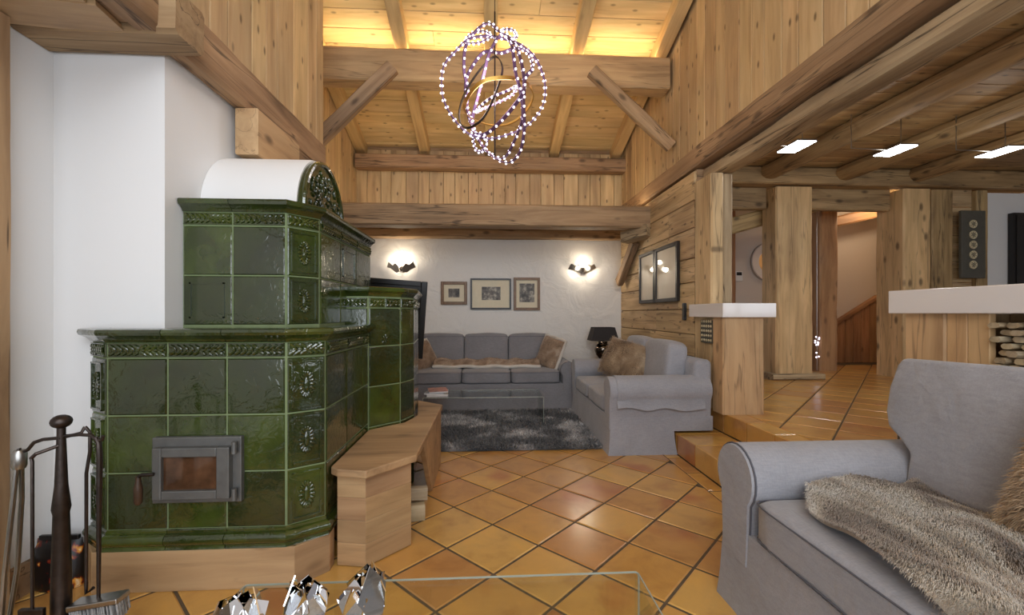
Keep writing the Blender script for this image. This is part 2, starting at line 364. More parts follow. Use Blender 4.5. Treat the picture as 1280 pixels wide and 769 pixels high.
def diag_tiles(parent, x0, x1, y0, y1, z, org, pitch=.335, gap=.0125):
    u = Vector((1, 1))/math.sqrt(2); v = Vector((1, -1))/math.sqrt(2); h = (pitch-gap)/2; n = 0
    for i in range(-40, 40):
        for j in range(-40, 40):
            c = Vector(org)+u*(i+.5)*pitch+v*(j+.5)*pitch
            if not (x0-.3 < c.x < x1+.3 and y0-.3 < c.y < y1+.3): continue
            p = [tuple(c+u*a*h+v*b*h) for a, b in ((-1, -1), (1, -1), (1, 1), (-1, 1))][::-1]
            for cl in ((1, 0, x1), (-1, 0, -x0), (0, 1, y1), (0, -1, -y0)):
                p = clip(p, *cl)
                if len(p) < 3: break
            if len(p) < 3 or parea(p) < .004: continue
            # merge points that coincide
            q = [p[k] for k in range(len(p)) if (Vector(p[k])-Vector(p[k-1])).length > .004]
            if len(q) >= 3:
                if sum(q[k][0]*q[(k+1) % len(q)][1]-q[(k+1) % len(q)][0]*q[k][1] for k in range(len(q))) < 0: q = q[::-1]
                tile_obj(q, z, parent); n += 1
    return n
fl = G().box(-2.6, 8.6, -1.7, 7.6, -.1, -.004).put('floor', M_['grout']); tag(fl, kind='structure')
diag_tiles(fl, -1.98, 1.485, .75, 6.48, 0, (.0265, 2.47))
yy = -1.5
while yy < 6.4:                                   # straight border row along the steps
    tile_obj([(1.495, yy), (1.605, yy), (1.605, yy+.325), (1.495, yy+.325)], 0, fl); yy += .335
kf = G().box(2.04, 8.6, -1.7, 7.6, 0, ZK-.006).put('floor_kitchen', M_['grout']); tag(kf, kind='structure')
diag_tiles(kf, 2.2, 6.9, 2.2, 6.9, ZK, (2.1, 3.05))
yy = -1.0
while yy < 3.7:                                   # edge tiles and risers of both steps
    L = .33
    tile_obj([(2.04, yy), (2.19, yy), (2.19, yy+L-.01), (2.04, yy+L-.01)], ZK, kf)
    tile_obj([(1.622, yy), (2.02, yy), (2.02, yy+L-.01), (1.622, yy+L-.01)], .17, kf)
    g = G().box(1.61, 1.622, yy, yy+L-.01, .004, .17); g.put('riser_tile', M_['terra'], kf, bevel=.003, seg=1)
    g = G().box(2.025, 2.04, yy, yy+L-.01, .174, ZK); g.put('riser_tile', M_['terra'], kf, bevel=.003, seg=1)
    yy += L
G().box(1.622, 2.04, -1.0, yy, 0, .166).put('step_core', M_['grout'], kf)

# ------------------------------------------------------------------ walls
wb = G().box(-2.6, 2.15, YB, YB+.15, 0, 2.5)
wb = wb.put('wall_back', M_['rough']); tag(wb, kind='structure')
wl = G()
wl.box(-2.15, -1.99, -1.7, 2.1, 0, 2.6)
wl.box(-2.15, -1.5, 2.1, 3.85, 0, 2.6)
wl.box(-2.6, -2.0, 3.85, YB, 0, 2.6)
wl = wl.put('wall_left', M_['white']); tag(wl, kind='structure')
o = G().box(-1.99, -1.965, -1.6, 2.1, 0, .133).put('baseboard_left', M_['hewn']); tag(o, kind='structure')
o = G().box(-1.965, -1.83, 2.08, 2.1, 0, .133).put('baseboard_back', M_['hewn']); tag(o, kind='structure')
# gable wall above: vertical boards, plate and soffit
gw = struct_empty('wall_gable')
G().box(-2.15, XR+.1, YB+.03, YB+.12, 2.5, 3.9).put('backing', M_['hewn'], gw)
x = -1.95; wds = [.17, .2, .15, .22, .18, .16, .21]; i = 0
while x < XR:
    w = wds[i % 7]; i += 1
    plank('plank', (x+w/2, YB, 2.46), (x+w/2, YB, 3.62), w-.006, .025, (0, -1, 0), M_['spruce'], gw); x += w
beam('wall_plate', (-1.9, 6.39, 3.40), (2.05, 6.39, 3.40), .18, .2, M_['hewn'], label='rough dark wall plate under the lower rafter ends', seed=3)
beam('cross_beam', (-2.0, 5.42, 2.41), (XR+.0, 5.42, 2.41), .22, .27, M_['hewn'], label='long hewn cross beam in front of the boarded gable', seed=4)
beam('wall_beam', (-1.9, 6.42, 2.375), (2.0, 6.42, 2.375), .12, .14, M_['hewn'], label='thin brown beam along the top of the white back wall', seed=5)
ce = struct_empty('ceiling_alcove')
for k in range(6):
    y0 = 5.50+k*.165
    plank('plank', (-2.0, y0+.08, 2.455), (XR, y0+.08, 2.455), .16, .02, (0, 0, -1), M_['spruce'], ce)
# right timber wall: wide horizontal planks low down, vertical boards above the long beam
wr = struct_empty('wall_right')
G().box(XR+.025, XR+.12, 4.15, YB, 0, 2.62).put('backing', M_['hewn'], wr)
z = 0.; k = 0
for h in (.26, .24, .27, .22, .25, .27, .24, .30, .27, .29):
    a = 5.0+.55*math.sin(k*2.3)
    for (y0, y1) in ((4.16, a-.003), (a+.003, YB)):
        plank('plank', (XR, y0, z+h/2), (XR, y1, z+h/2), h-.007, .03, (-1, 0, 0), M_['old'], wr, c=.006)
    z += h; k += 1
y = -1.5; k = 0
uw = struct_empty('wall_upper_right')
G().box(XR+.03, XR+.1, -1.7, YB, 2.75, 3.1).put('backing', M_['spruce'], uw)
while y < YB-.05:
    w = (.19, .15, .17, .21, .16)[k % 5]; k += 1
    if y+w > YB: w = YB-y
    plank('plank', (XR+.01, y+w/2, 2.7), (XR+.01, y+w/2, zboard(y+w)+.12), w-.005, .03, (-1, 0, 0), M_['spruce'], uw); y += w
# left upper boarded wall over the stove, and the recess behind it
ul = struct_empty('wall_upper_left')
for y0, y1 in ((1.2, 1.44), (1.44, 1.66), (1.66, 1.88), (1.88, 2.07), (2.07, 2.263), (2.263, 2.418), (2.418, 2.656), (2.656, 2.82), (2.82, 2.97), (2.97, 3.208), (3.208, 3.459), (3.459, 3.62), (3.62, 3.775)):
    plank('plank', (-1.4, (y0+y1)/2, 2.55), (-1.4, (y0+y1)/2, zboard(y1)+.1), y1-y0-.006, .03, (1, 0, 0), M_['spruce'], ul)
G().box(-1.5, -1.432, -1.7, 3.775, 2.62, 5.9).put('backing', M_['spruce'], ul)
bl = struct_empty('wall_far_left')
y = 3.85; k = 0
G().box(-2.1, -1.96, 3.80, YB, 2.3, 4.3).put('backing', M_['spruce'], bl)
while y < YB-.01:
    w = min((.2, .17, .22)[k % 3], YB-y); k += 1
    plank('plank', (-1.93, y+w/2, 2.4), (-1.93, y+w/2, zboard(y+w)), w-.006, .025, (1, 0, 0), M_['spruce'], bl); y += w
# front wall behind the camera with its windows
wf = G()
wf.box(-2.15, 8.6, -1.7, -1.6, 0, .4)
wf.box(-2.15, -1.8, -1.7, -1.6, .4, 2.5); wf.box(1.85, 2.9, -1.7, -1.6, .4, 2.6); wf.box(6.3, 8.6, -1.7, -1.6, .4, 3.2)
wf.box(2.9, 6.3, -1.7, -1.6, .4, 1.1); wf.box(2.9, 6.3, -1.7, -1.6, 2.6, 3.2); wf.box(-2.15, 2.9, -1.7, -1.6, 2.5, 2.8)
wf.box(-2.15, -1.25, -1.7, -1.6, 2.8, 4.5); wf.box(1.85, 2.15, -1.7, -1.6, 2.8, 4.5); wf.box(-2.15, 2.15, -1.7, -1.6, 4.5, 6.2)
wf = wf.put('wall_front', M_['spruce']); tag(wf, kind='structure')
for nm, x0, x1, z0, z1, n in (('window_1', -1.8, 1.85, .4, 2.5, 4), ('window_2', -1.25, 1.85, 2.8, 4.5, 3), ('window_3', 2.9, 6.3, 1.1, 2.6, 3)):
    g = G()
    for k in range(n+1):
        xx = x0+(x1-x0)*k/n; g.box(xx-.035, xx+.035, -1.68, -1.61, z0, z1)
    g.box(x0, x1, -1.68, -1.61, z0, z0+.06).box(x0, x1, -1.68, -1.61, z1-.06, z1)
    tag(g.put(nm, M_['post']), kind='structure')
# roof
rf = struct_empty('ceiling')
sl = Vector((0, -1, .30)).normalized(); nrm = Vector((0, -.30, -1)).normalized()
y = 6.62; k = 0
while y > 3.7:
    w = (.19, .22, .2)[k % 3]; dy = w*sl.y*-1; a = Vector((0, y-dy/2, zboard(y-dy/2)))
    js = .6*math.sin(k*1.9)
    plank('board', (-1.98, a.y, a.z), (js-.002, a.y, a.z), w-.005, .025, nrm, M_['roof'], rf)
    plank('board', (js+.002, a.y, a.z), (XR+.02, a.y, a.z), w-.005, .025, nrm, M_['roof'], rf)
    y -= dy; k += 1
g = G(); P = [(6.7, zboard(6.7)+.03), (-1.75, zboard(-1.75)+.03)]
g.add([(-2.1, P[0][0], P[0][1]), (2.15, P[0][0], P[0][1]), (2.15, P[1][0], P[1][1]), (-2.1, P[1][0], P[1][1])] + [(-2.1, P[0][0], P[0][1]+.1), (2.15, P[0][0], P[0][1]+.1), (2.15, P[1][0], P[1][1]+.1), (-2.1, P[1][0], P[1][1]+.1)],
      [(0, 1, 2, 3), (7, 6, 5, 4), (0, 4, 5, 1), (1, 5, 6, 2), (2, 6, 7, 3), (3, 7, 4, 0)])
g.put('roof_deck', M_['roof'], rf)
RAF = [-1.85, -.93, .03, .99, 1.93]
RL = ['yellow rafter tight against the far left boarded wall', 'yellow rafter left of the ring chandelier cable', 'yellow rafter behind the ring chandelier cable', 'yellow rafter right of the ring chandelier cable', 'yellow rafter tight against the right boarded wall']
for i, x in enumerate(RAF):
    A = Vector((x, 6.6, zroof(6.6)+.075)); B = Vector((x, -1.5, zroof(-1.5)+.075))
    tag(beam('rafter', A, B, .14, .145, M_['rafter'], rf, jit=.002, ch=.006, seed=20+i), RL[i])
beam('tie_beam', (-1.9, 4.76, 3.85), (2.0, 4.76, 3.85), .22, .345, M_['tie'], label='massive squared tie beam below the glowing roof boards', seed=31, jit=.008)
beam('brace', (-1.00, 4.62, 3.79), (-1.80, 4.62, 2.98), .10, .15, M_['hewn'], label='diagonal brace under the tie beam on the stove side', cat='brace', group='tie beam braces', seed=32)
beam('brace', (1.12, 4.62, 3.82), (2.0, 4.62, 3.02), .10, .13, M_['hewn'], label='diagonal brace under the tie beam above the framed prints', cat='brace', group='tie beam braces', seed=33)
for i in range(4):
    x0 = RAF[i]+.09; x1 = RAF[i+1]-.09
    o = G().box(x0, x1, 4.72, 4.75, 4.026, 4.036).put('led_strip', M_['strip'])
    tag(o, 'warm light strip lying on the tie beam '+('next to the stove side brace', 'between the cable rafter and the stove side', 'between the cable rafter and the kitchen side', 'next to the right boarded wall')[i], 'light strip', 'light strips on the tie beam')
M_['strip2'] = emit('soft_led_strip', (1, .82, .54, 1), 34)
tag(G().box(-1.85, 1.95, 5.46, 5.49, 2.552, 2.56).put('led_strip', M_['strip2']), 'warm light strip lying on the long cross beam before the gable', 'light strip')
# long beam over the kitchen opening with a second log beside it
beam('long_beam', (XR+.10, -1.5, 2.725), (XR+.08, 6.45, 2.73), .22, .19, M_['hewn'], label='long upper beam carrying the boarded wall over the kitchen opening', seed=41, jit=.01)
beam('long_log', (XR+.17, -1.5, 2.545), (XR+.16, 4.12, 2.555), .17, .12, M_['grey'], label='weathered grey log under the long beam at the kitchen opening', cat='beam', seed=42, jit=.012)
# left longitudinal beam, front beam, corbel, post
beam('stove_beam', (-1.443, 1.0, 2.515), (-1.443, 3.80, 2.525), .105, .235, M_['hewn'], label='hewn beam running back above the white wall beside the stove', seed=43, jit=.008)
beam('alcove_beam', (-1.985, 2.0, 2.49), (-1.32, 2.0, 2.49), .185, .2, M_['hewn'], label='hewn beam across the white alcove left of the stove', seed=44, jit=.006)
so = struct_empty('ceiling_left')
for k in range(4):
    plank('plank', (-1.985, 1.80-k*.2, 2.395), (-1.53, 1.86-k*.2, 2.395), .195, .02, (0, 0, -1), M_['plinth'], so)
G().box(-1.985, -1.5, -1.6, 1.9, 2.42, 2.6).put('soffit_deck', M_['hewn'], so)
beam('corbel_block', (-1.4, 2.6, 2.26), (-1.4, 3.15, 2.26), .13, .27, M_['post'], label='squared timber block under the stove beam above the white vault', cat='block', seed=45, jit=.003, ch=.006)
beam('infill_board', (-1.42, 3.16, 2.26), (-1.42, 3.8, 2.26), .1, .27, M_['hewn'], label='dark timber infill between vault and stove beam', cat='board', seed=46, jit=.002, ch=.006)
beam('door_post', (-1.95, 1.765, 0), (-1.95, 1.765, 2.39), .07, .20, M_['hewn'], up=(0, 1, 0), label='old timber door post on the white left wall', cat='post', seed=47)
# bracket at the end of the cross beam
beam('corbel', (1.80, 5.62, 2.20), (2.03, 5.32, 2.24), .17, .15, M_['grey'], label='carved corbel under the right end of the cross beam', cat='corbel', seed=48, jit=.012)
beam('wall_brace', (1.97, 5.70, 2.16), (1.94, 6.30, 1.66), .09, .15, M_['hewn'], label='curved dark brace in the corner beside the framed prints', cat='brace', seed=49)
# posts at the kitchen opening
beam('opening_post', (2.085, 3.98, 0), (2.085, 3.98, 2.48), .32, .12, M_['old'], up=(1, 0, 0), label='old timber post at the corner of the plank wall', cat='post', seed=51, jit=.005)
beam('opening_post', (2.20, 3.98, 0.34), (2.20, 3.98, 2.48), .26, .095, M_['grey'], up=(1, 0, 0), label='split grey post standing behind the corner post', cat='post', seed=52, jit=.006)

# ------------------------------------------------------------------ kitchen shell
kc = struct_empty('ceiling_kitchen')
y = -1.5; k = 0
while y < 5.55:
    w = (.2, .24, .22, .18)[k % 4]; k += 1
    plank('board', (2.25, y+w/2, 3.1), (8.4, y+w/2, 3.1), w-.005, .025, (0, 0, -1), M_['kceil'], kc); y += w
G().box(2.13, 8.6, -1.7, 7.6, 3.125, 3.2).put('ceiling_deck', M_['kceil'], kc)
JL = ['round ceiling joist over the nearest kitchen light', 'round ceiling joist above the middle kitchen light', 'round ceiling joist over the light by the round-medallion plaque']
for i, x in enumerate((3.62, 4.62, 5.62)):
    beam('ceiling_joist', (x, -1.5, 3.02), (x, 5.36, 3.02), .25, .2, M_['kpost'], label=JL[i], cat='joist', group='kitchen ceiling joists', seed=60+i, round_=True, jit=.012)
beam('kitchen_header', (2.3, 5.46, 2.98), (8.4, 5.46, 2.98), .2, .22, M_['kpost'], label='header beam across the kitchen rear below the ceiling boards', seed=64)
beam('hall_lintel', (2.3, 5.63, 2.75), (3.71, 5.63, 2.75), .1, .31, M_['kpost'], label='dark lintel over the round mirror beside the thick post', seed=65)
beam('hall_lintel', (4.25, 5.63, 2.75), (5.45, 5.63, 2.75), .1, .31, M_['kpost'], label='dark lintel over the hall opening towards the stairs', seed=55)
beam('hall_post', (3.98, 5.56, ZK+.08), (3.98, 5.56, 2.85), .3, .50, M_['post'], up=(1, 0, 0), label='thick sawn post on a wooden foot between kitchen and hall', cat='post', seed=66, jit=.008)
beam('post_foot', (3.66, 5.56, ZK+.04), (4.36, 5.56, ZK+.04), .4, .08, M_['grey'], label='low wooden foot under the thick hall post', cat='post foot', seed=67)
beam('hall_post', (5.67, 5.62, ZK), (5.67, 5.62, 2.85), .42, .38, M_['post'], up=(1, 0, 0), label='sawn post at the right side of the hall opening', cat='post', seed=68)
beam('kitchen_post', (6.05, 5.56, ZK), (6.05, 5.56, 2.85), .26, .30, M_['kpost'], up=(1, 0, 0), label='grey brown post beside the board with round medallions', cat='post', seed=69)
beam('kitchen_post', (6.62, 5.56, ZK), (6.62, 5.56, 2.85), .26, .16, M_['kpost'], up=(1, 0, 0), label='narrow post at the edge of the white kitchen wall', cat='post', seed=70)
kw = struct_empty('wall_kitchen')
for k in range(10):
    plank('plank', (6.2, 5.50, ZK+.13+k*.255), (6.535, 5.50, ZK+.13+k*.255), .248, .03, (0, -1, 0), M_['old'], kw)
G().box(6.71, 8.6, 5.48, 5.6, ZK, 2.83).put('plaster_panel', M_['white'], kw)
g = G().box(7.02, 7.8, 5.40, 5.47, 1.3, 2.55); t = thing('wall_cabinet', 'dark wall cabinet on the white kitchen wall', 'cabinet', (7.4, 5.44, 1.3))
g.put('body', M_['black'], t, bevel=.006); G().box(7.05, 7.77, 5.39, 5.40, 1.33, 2.52).put('door', M_['black'], t, bevel=.003)
wk = G().box(8.5, 8.6, -1.7, 7.6, 0, 3.2).put('wall_kitchen_right', M_['white']); tag(wk, kind='structure')
# hall behind
wh = G().box(2.1, 8.6, 7.3, 7.45, 0, 3.2).put('wall_hall', M_['hallwhite']); tag(wh, kind='structure')
hp = struct_empty('trim_1')                                     # stair panelling with a sloping top
x = 5.95; k = 0
while x < 7.4:
    w = .15; zt = min(.96+(x+w/2-6.0)*.62, 1.46)
    plank('plank', (x+w/2, 7.24, ZK), (x+w/2, 7.24, zt), w-.006, .03, (0, -1, 0), M_['hall'], hp); x += w
beam('rail', (5.95, 7.25, .96), (6.85, 7.25, 1.50), .09, .06, M_['hall'], hp, seed=71, jit=.002, ch=.006)
beam('rail', (6.83, 7.25, 1.49), (7.4, 7.25, 1.49), .09, .06, M_['hall'], hp, seed=72, jit=.002, ch=.006)
hp2 = struct_empty('trim_2')                                    # low boarding below the mirror
for k in range(4): plank('plank', (3.9, 7.25, ZK+.12+k*.235), (5.2, 7.25, ZK+.12+k*.235), .228, .03, (0, -1, 0), M_['hall'], hp2)
beam('ledge', (3.9, 7.2, 1.32), (5.3, 7.2, 1.34), .2, .06, M_['hewn'], hp2, seed=73, jit=.004)
beam('hall_stud', (4.15, 7.2, ZK), (4.15, 7.2, 2.95), .12, .14, M_['hall'], up=(1, 0, 0), label='slim orange lit stud beside the thermostat', cat='post', seed=74)
beam('hall_strut', (2.5, 5.82, 2.18), (5.4, 5.82, 2.96), .12, .22, M_['kpost'], label='sloping dark beam above the round mirror', seed=75)
beam('stair_beam', (5.3, 6.75, 2.62), (6.95, 6.75, 2.98), .12, .16, M_['hall'], label='sloping orange lit beam above the stair panelling', seed=76)
beam('stair_post', (5.10, 6.3, ZK), (5.10, 6.3, 2.95), .2, .28, M_['hall'], up=(1, 0, 0), label='cracked reddish post in the hall before the stairs', cat='post', seed=77, jit=.012)
t = thing('fairy_lights', 'string of tiny lights hanging down the cracked hall post', 'light string', (4.78, 6.2, 2.75))
G().tube([(4.90, 6.19, z) for z in np.linspace(2.9, .345, 6)], .003, 5).put('cord', M_['steel'], t)
g = G()
for k in range(26):
    zz = 2.85-random.random()*.12 if k < 12 else .5+random.random()*.4
    g.ell((4.90+random.uniform(-.12, .12) if k < 12 else 4.90+random.uniform(-.03, .03), 6.18+random.uniform(-.03, .03), zz), .012, .012, .012, 6, 4)
o = g.put('bulbs', M_['bead'], t); o['kind'] = 'stuff'
t = thing('round_mirror', 'round mirror with a wide clear rim on the hall wall', 'mirror', (4.88, 7.28, 1.8))
RX = Matrix.Translation((4.90, 7.28, 2.10)) @ Matrix.Rotation(PI/2, 4, 'X')
G().lathe([(.20, .0), (.33, .0), (.34, .02), (.33, .04), (.21, .03), (.20, .02)], n=40).put('rim', M_['counter'], t, M=RX, smooth=True)
G().lathe([(.001, .005), (.205, .005), (.205, .025), (.001, .025)], n=40).put('mirror_disc', M_['mirror'], t, M=RX, smooth=True)
t = thing('thermostat', 'small white thermostat beside the round mirror', 'thermostat', (4.34, 7.28, 1.78))
G().box(4.28, 4.41, 7.26, 7.3, 1.76, 1.93).put('case', M_['plastic'], t, bevel=.008); G().box(4.30, 4.39, 7.255, 7.26, 1.86, 1.915).put('display', M_['darkplastic'], t)
t = thing('medallion_board', 'tall dark board with five round cream medallions between kitchen posts', 'wall board', (6.4, 5.4, 1.667))
G().box(6.231, 6.57, 5.36, 5.40, 1.667, 2.56).put('board', M_['slate'], t, bevel=.006)
for z in (2.379, 2.237, 2.106, 1.975, 1.842):
    MM = Matrix.Translation((6.385, 5.36, z)) @ Matrix.Rotation(PI/2, 4, 'X')
    pr = [(.001, 0), (.052, 0), (.056, .01), (.05, .016), (.044, .012), (.001, .014)]
    md = G().lathe(pr, n=18).put('medallion', M_['cream'], t, M=MM, smooth=True)
    g = G()
    for k in range(7):
        a = k*2*PI/7+z; g.tube([(6.385+.008*math.cos(a), 5.345, z+.008*math.sin(a)), (6.385+.036*math.cos(a+.4), 5.345, z+.036*math.sin(a+.4))], .004, 5)
    g.put('relief', M_['slate'], md)
# kitchen led lights on wires
LL = ['flat square cool white ceiling light next to the long log', 'flat square cool white ceiling light between two joists', 'flat square cool white ceiling light near the medallion board']
for i, (x, y) in enumerate(((2.87, 3.88), (3.88, 3.92), (4.92, 3.90))):
    t = thing('led_ceiling_light', LL[i], 'ceiling light', (x, y, 2.75), 'kitchen ceiling lights')
    G().box(x-.085, x+.085, y-.14, y+.14, 2.75, 2.755).put('diffuser', M_['led'], t)
    point('kitchen_light', (x, y, 2.70), 7, (1, .95, .86), .1)
    G().box(x-.09, x+.09, y-.145, y+.145, 2.755, 2.77).put('housing', M_['steel'], t)
    G().tube([(x-.09, y, 2.762), (x-.42, y+.02, 2.775)], .005, 6).put('arm', M_['steel'], t)
    G().tube([(x-.42, y+.02, 2.775), (x-.42, y+.02, 3.1)], .004, 6).put('stem', M_['steel'], t)
    G().tube([(x+.06, y, 2.77), (x+.06, y, 3.1)], .004, 6).put('stem', M_['steel'], t)
# fill lamp added out of the frame above the stairs for warm hall light
t = thing('hall_fill_lamp', 'unseen round fill lamp added under the hall ceiling', 'lamp', (6.2, 6.3, 3.02))
G().lathe([(.02, 3.12), (.07, 3.1), (.08, 3.04), (.05, 3.0)], (6.2, 6.3, 0), 20).put('shade', M_['plastic'], t, smooth=True)
point('hall_fill_light', (6.2, 6.3, 2.9), 28, (1, .72, .45), .06)

# ------------------------------------------------------------------ tiled stove
def nrm2(a, b):
    d = Vector((b[0]-a[0], b[1]-a[1])).normalized(); return Vector((d.y, -d.x))
def miters(path):
    out = []
    for i in range(len(path)):
        ns = []
        if i > 0: ns.append(nrm2(path[i-1], path[i]))
        if i < len(path)-1: ns.append(nrm2(path[i], path[i+1]))
        m = sum(ns, Vector((0, 0))).normalized(); out.append(m/max(.3, m.dot(ns[0])))
    return out
def offset(path, d): return [(p[0]+m.x*d, p[1]+m.y*d) for p, m in zip(path, miters(path))]
def face_matrix(A, B, u, z):
    d = Vector((B[0]-A[0], B[1]-A[1], 0)).normalized(); up = Vector((0, 0, 1)); y = up.cross(d)
    M = Matrix((d, y, up)).transposed().to_4x4(); M.translation = Vector((A[0], A[1], z))+d*u; return M
SM = {}
def leaf(g, x, z, a, l, w, y=-.014, t=.005):
    R_ = Matrix.Rotation(a, 3, 'Y'); g.ell((x, y, z), l/2, t, w/2, 7, 4, R_)
def tile_mesh(kind, w, h):
    key = (kind, round(w, 3), round(h, 3))
    if key in SM: return SM[key]
    g = G(); e = .0035; a, b = e, w-e; c, d = e, h-e; q = .009
    g.rings([[(a, .004, c), (b, .004, c), (b, .004, d), (a, .004, d)], [(a, -.007, c), (b, -.007, c), (b, -.007, d), (a, -.007, d)],
             [(a+q*.5, -.011, c+q*.5), (b-q*.5, -.011, c+q*.5), (b-q*.5, -.011, d-q*.5), (a+q*.5, -.011, d-q*.5)],
             [(a+q*3, -.013, c+q*3), (b-q*3, -.013, c+q*3), (b-q*3, -.013, d-q*3), (a+q*3, -.013, d-q*3)]] if kind != 'frieze' else
            [[(a, .004, c), (b, .004, c), (b, .004, d), (a, .004, d)], [(a, -.007, c), (b, -.007, c), (b, -.007, d), (a, -.007, d)], [(a+.004, -.011, c+.004), (b-.004, -.011, c+.004), (b-.004, -.011, d-.004), (a+.004, -.011, d-.004)]])
    if kind == 'frieze':
        n = max(2, int(w/.026))
        for k in range(n):
            x = .012+(w-.024)*(k+.5)/n; s = 1 if k < n/2 else -1
            leaf(g, x, h*.68, s*.6, .040, .018, -.014, .008); leaf(g, x, h*.32, -s*.6, .040, .018, -.014, .008); leaf(g, x+.007, h*.5, 0, .022, .012, -.019)
        g.box(.006, w-.006, -.016, -.008, h-.008, h-.004).box(.006, w-.006, -.016, -.008, .004, .007)
    if kind == 'medallion':
        f = .02
        for (x0, x1, z0, z1) in ((f, f+.007, f, h-f), (w-f-.007, w-f, f, h-f), (f, w-f, f, f+.007), (f, w-f, h-f-.007, h-f)): g.box(x0, x1, -.02, -.01, z0, z1)
        cx, cz = w/2, h/2
        for k in range(18):
            an = 2*PI*k/18; leaf(g, cx+.024*math.cos(an), cz+.052*math.sin(an), -an, .026, .014, -.017, .006)
        g.ell((cx, -.012, cz), .012, .008, .036, 10, 6)
    if kind == 'panel':
        f = .035
        for (x0, x1, z0, z1) in ((f, f+.008, f, h-f), (w-f-.008, w-f, f, h-f), (f, w-f, f, f+.008), (f, w-f, h-f-.008, h-f)): g.box(x0, x1, -.018, -.008, z0, z1)
    if kind == 'flower':
        for k in range(8):
            an = 2*PI*k/8; leaf(g, w/2+.018*math.cos(an), .045+.018*math.sin(an), -an, .03, .01, -.015, .004)
    me = g.mesh('tile', smooth=True, angle=30); SM[key] = me; return me
def tiles(st, A, B, us, zs, kind='tile', kinds=None):
    for j in range(len(zs)-1):
        for i in range(len(us)-1):
            k = (kinds or {}).get((i, j), kind)
            nm = {'tile': 'glazed_tile', 'frieze': 'frieze_tile', 'medallion': 'medallion_tile', 'panel': 'panel_tile', 'flower': 'glazed_tile'}[k]
            add(nm, tile_mesh(k, us[i+1]-us[i], zs[j+1]-zs[j]), face_matrix(A, B, us[i], zs[j]), st, M_['glaze'])
def sweep(st, name, path, breaks, prof, mat):
    """moulding along path in pieces; breaks[i] lists cut lengths on edge i"""
    ms = miters(path)
    for i in range(len(path)-1):
        A, B = Vector(path[i]), Vector(path[i+1]); L = (B-A).length; n = nrm2(path[i], path[i+1]); d = (B-A)/L
        cuts = [0]+breaks[i]+[L]
        for a, b in zip(cuts[:-1], cuts[1:]):
            ma = ms[i] if a == 0 else n; mb = ms[i+1] if b == L else n
            pa = A+d*(a+(.0015 if a else 0)); pb = A+d*(b-(.0015 if b != L else 0))
            G().rings([[(pa.x+ma.x*o, pa.y+ma.y*o, z) for o, z in prof], [(pb.x+mb.x*o, pb.y+mb.y*o, z) for o, z in prof]]).put(name, mat, st, smooth=True, angle=35)
def dist(a, b): return math.hypot(a[0]-b[0], a[1]-b[1])
st = thing('tiled_stove', 'tall green glazed tile stove with iron fire door and white vaulted top', 'stove', (-1.25, 2.4, 0))
low = [(-1.775, 2.098), (-1.775, 2.06), (-1.64, 1.97), (-.891, 1.97), (-.76, 2.06), (-.76, 2.78)]
upp = [(-1.495, 2.22), (-1.005, 2.22), (-.90, 2.36), (-.90, 3.34)]
thi = [(-1.15, 2.78), (-.755, 2.78), (-.59, 2.94), (-.535, 3.10), (-.60, 3.72)]
c = offset(low, .005); G().prism(c+[(-.9, 2.9), (-1.49, 2.9), (-1.49, 2.098)], .17, 1.10).put('body', M_['sgrout'], st)
c = offset(upp, .005); G().prism(c+[(-1.495, 3.34)], 1.10, 1.73).put('body', M_['sgrout'], st)
c = offset(thi, .005); G().prism(c+[(-1.495, 3.72), (-1.495, 2.86), (-1.15, 2.86)], 0, 1.33).put('body', M_['sgrout'], st)
ZL = [.262, .508, .757, 1.006]; ch = dist(low[2], low[1]); sd = .72
tiles(st, low[2], low[3], [0, .25, .499, .749], ZL)
tiles(st, low[1], low[2], [0, ch], ZL, 'medallion'); tiles(st, low[3], low[4], [0, ch], ZL, 'medallion')
tiles(st, low[4], low[5], [0, .29, .58, .70], ZL)
tiles(st, low[2], low[3], [0, .25, .499, .749], [1.008, 1.074], 'frieze')
tiles(st, low[1], low[2], [0, ch], [1.008, 1.074], 'frieze'); tiles(st, low[3], low[4], [0, ch], [1.008, 1.074], 'frieze')
tiles(st, low[4], low[5], [0, .29, .58, .70], [1.008, 1.074], 'frieze')
CP = [(-.01, 1.072), (.012, 1.074), (.02, 1.085), (.026, 1.092), (.036, 1.099), (.048, 1.106), (.053, 1.118), (.05, 1.130), (.04, 1.134), (-.04, 1.134)]
sweep(st, 'cornice_tile', low, [[], [], [.25, .499], [], [.29, .58]], CP, M_['glaze'])
BP = [(-.01, .262), (.006, .262), (.012, .256), (.012, .247), (.02, .244), (.031, .237), (.037, .225), (.037, .213), (.031, .201), (.022, .195), (.022, .187), (.026, .178), (-.01, .178)]
sweep(st, 'base_tile', low, [[], [], [.25, .499], [], [.29, .58]], BP[::-1], M_['glaze'])
G().prism(offset(low, .0)+[(-1.49, 2.78), (-1.49, 2.098)], 1.10, 1.1335).put('top_slab', M_['glaze'], st)
pl = [(-1.81, 2.098), (-1.81, 2.06), (-1.69, 1.945), (-.845, 1.945), (-.735, 2.06), (-.735, 2.12)]
for i in range(1, 5):
    A, B = pl[i], pl[i+1]; M = face_matrix(A, B, 0, 0); L = dist(A, B)
    G().box(0, L, 0, .03, 0, .178).put('plinth_board', M_['plinth'], st, M=M, bevel=.002, seg=1)
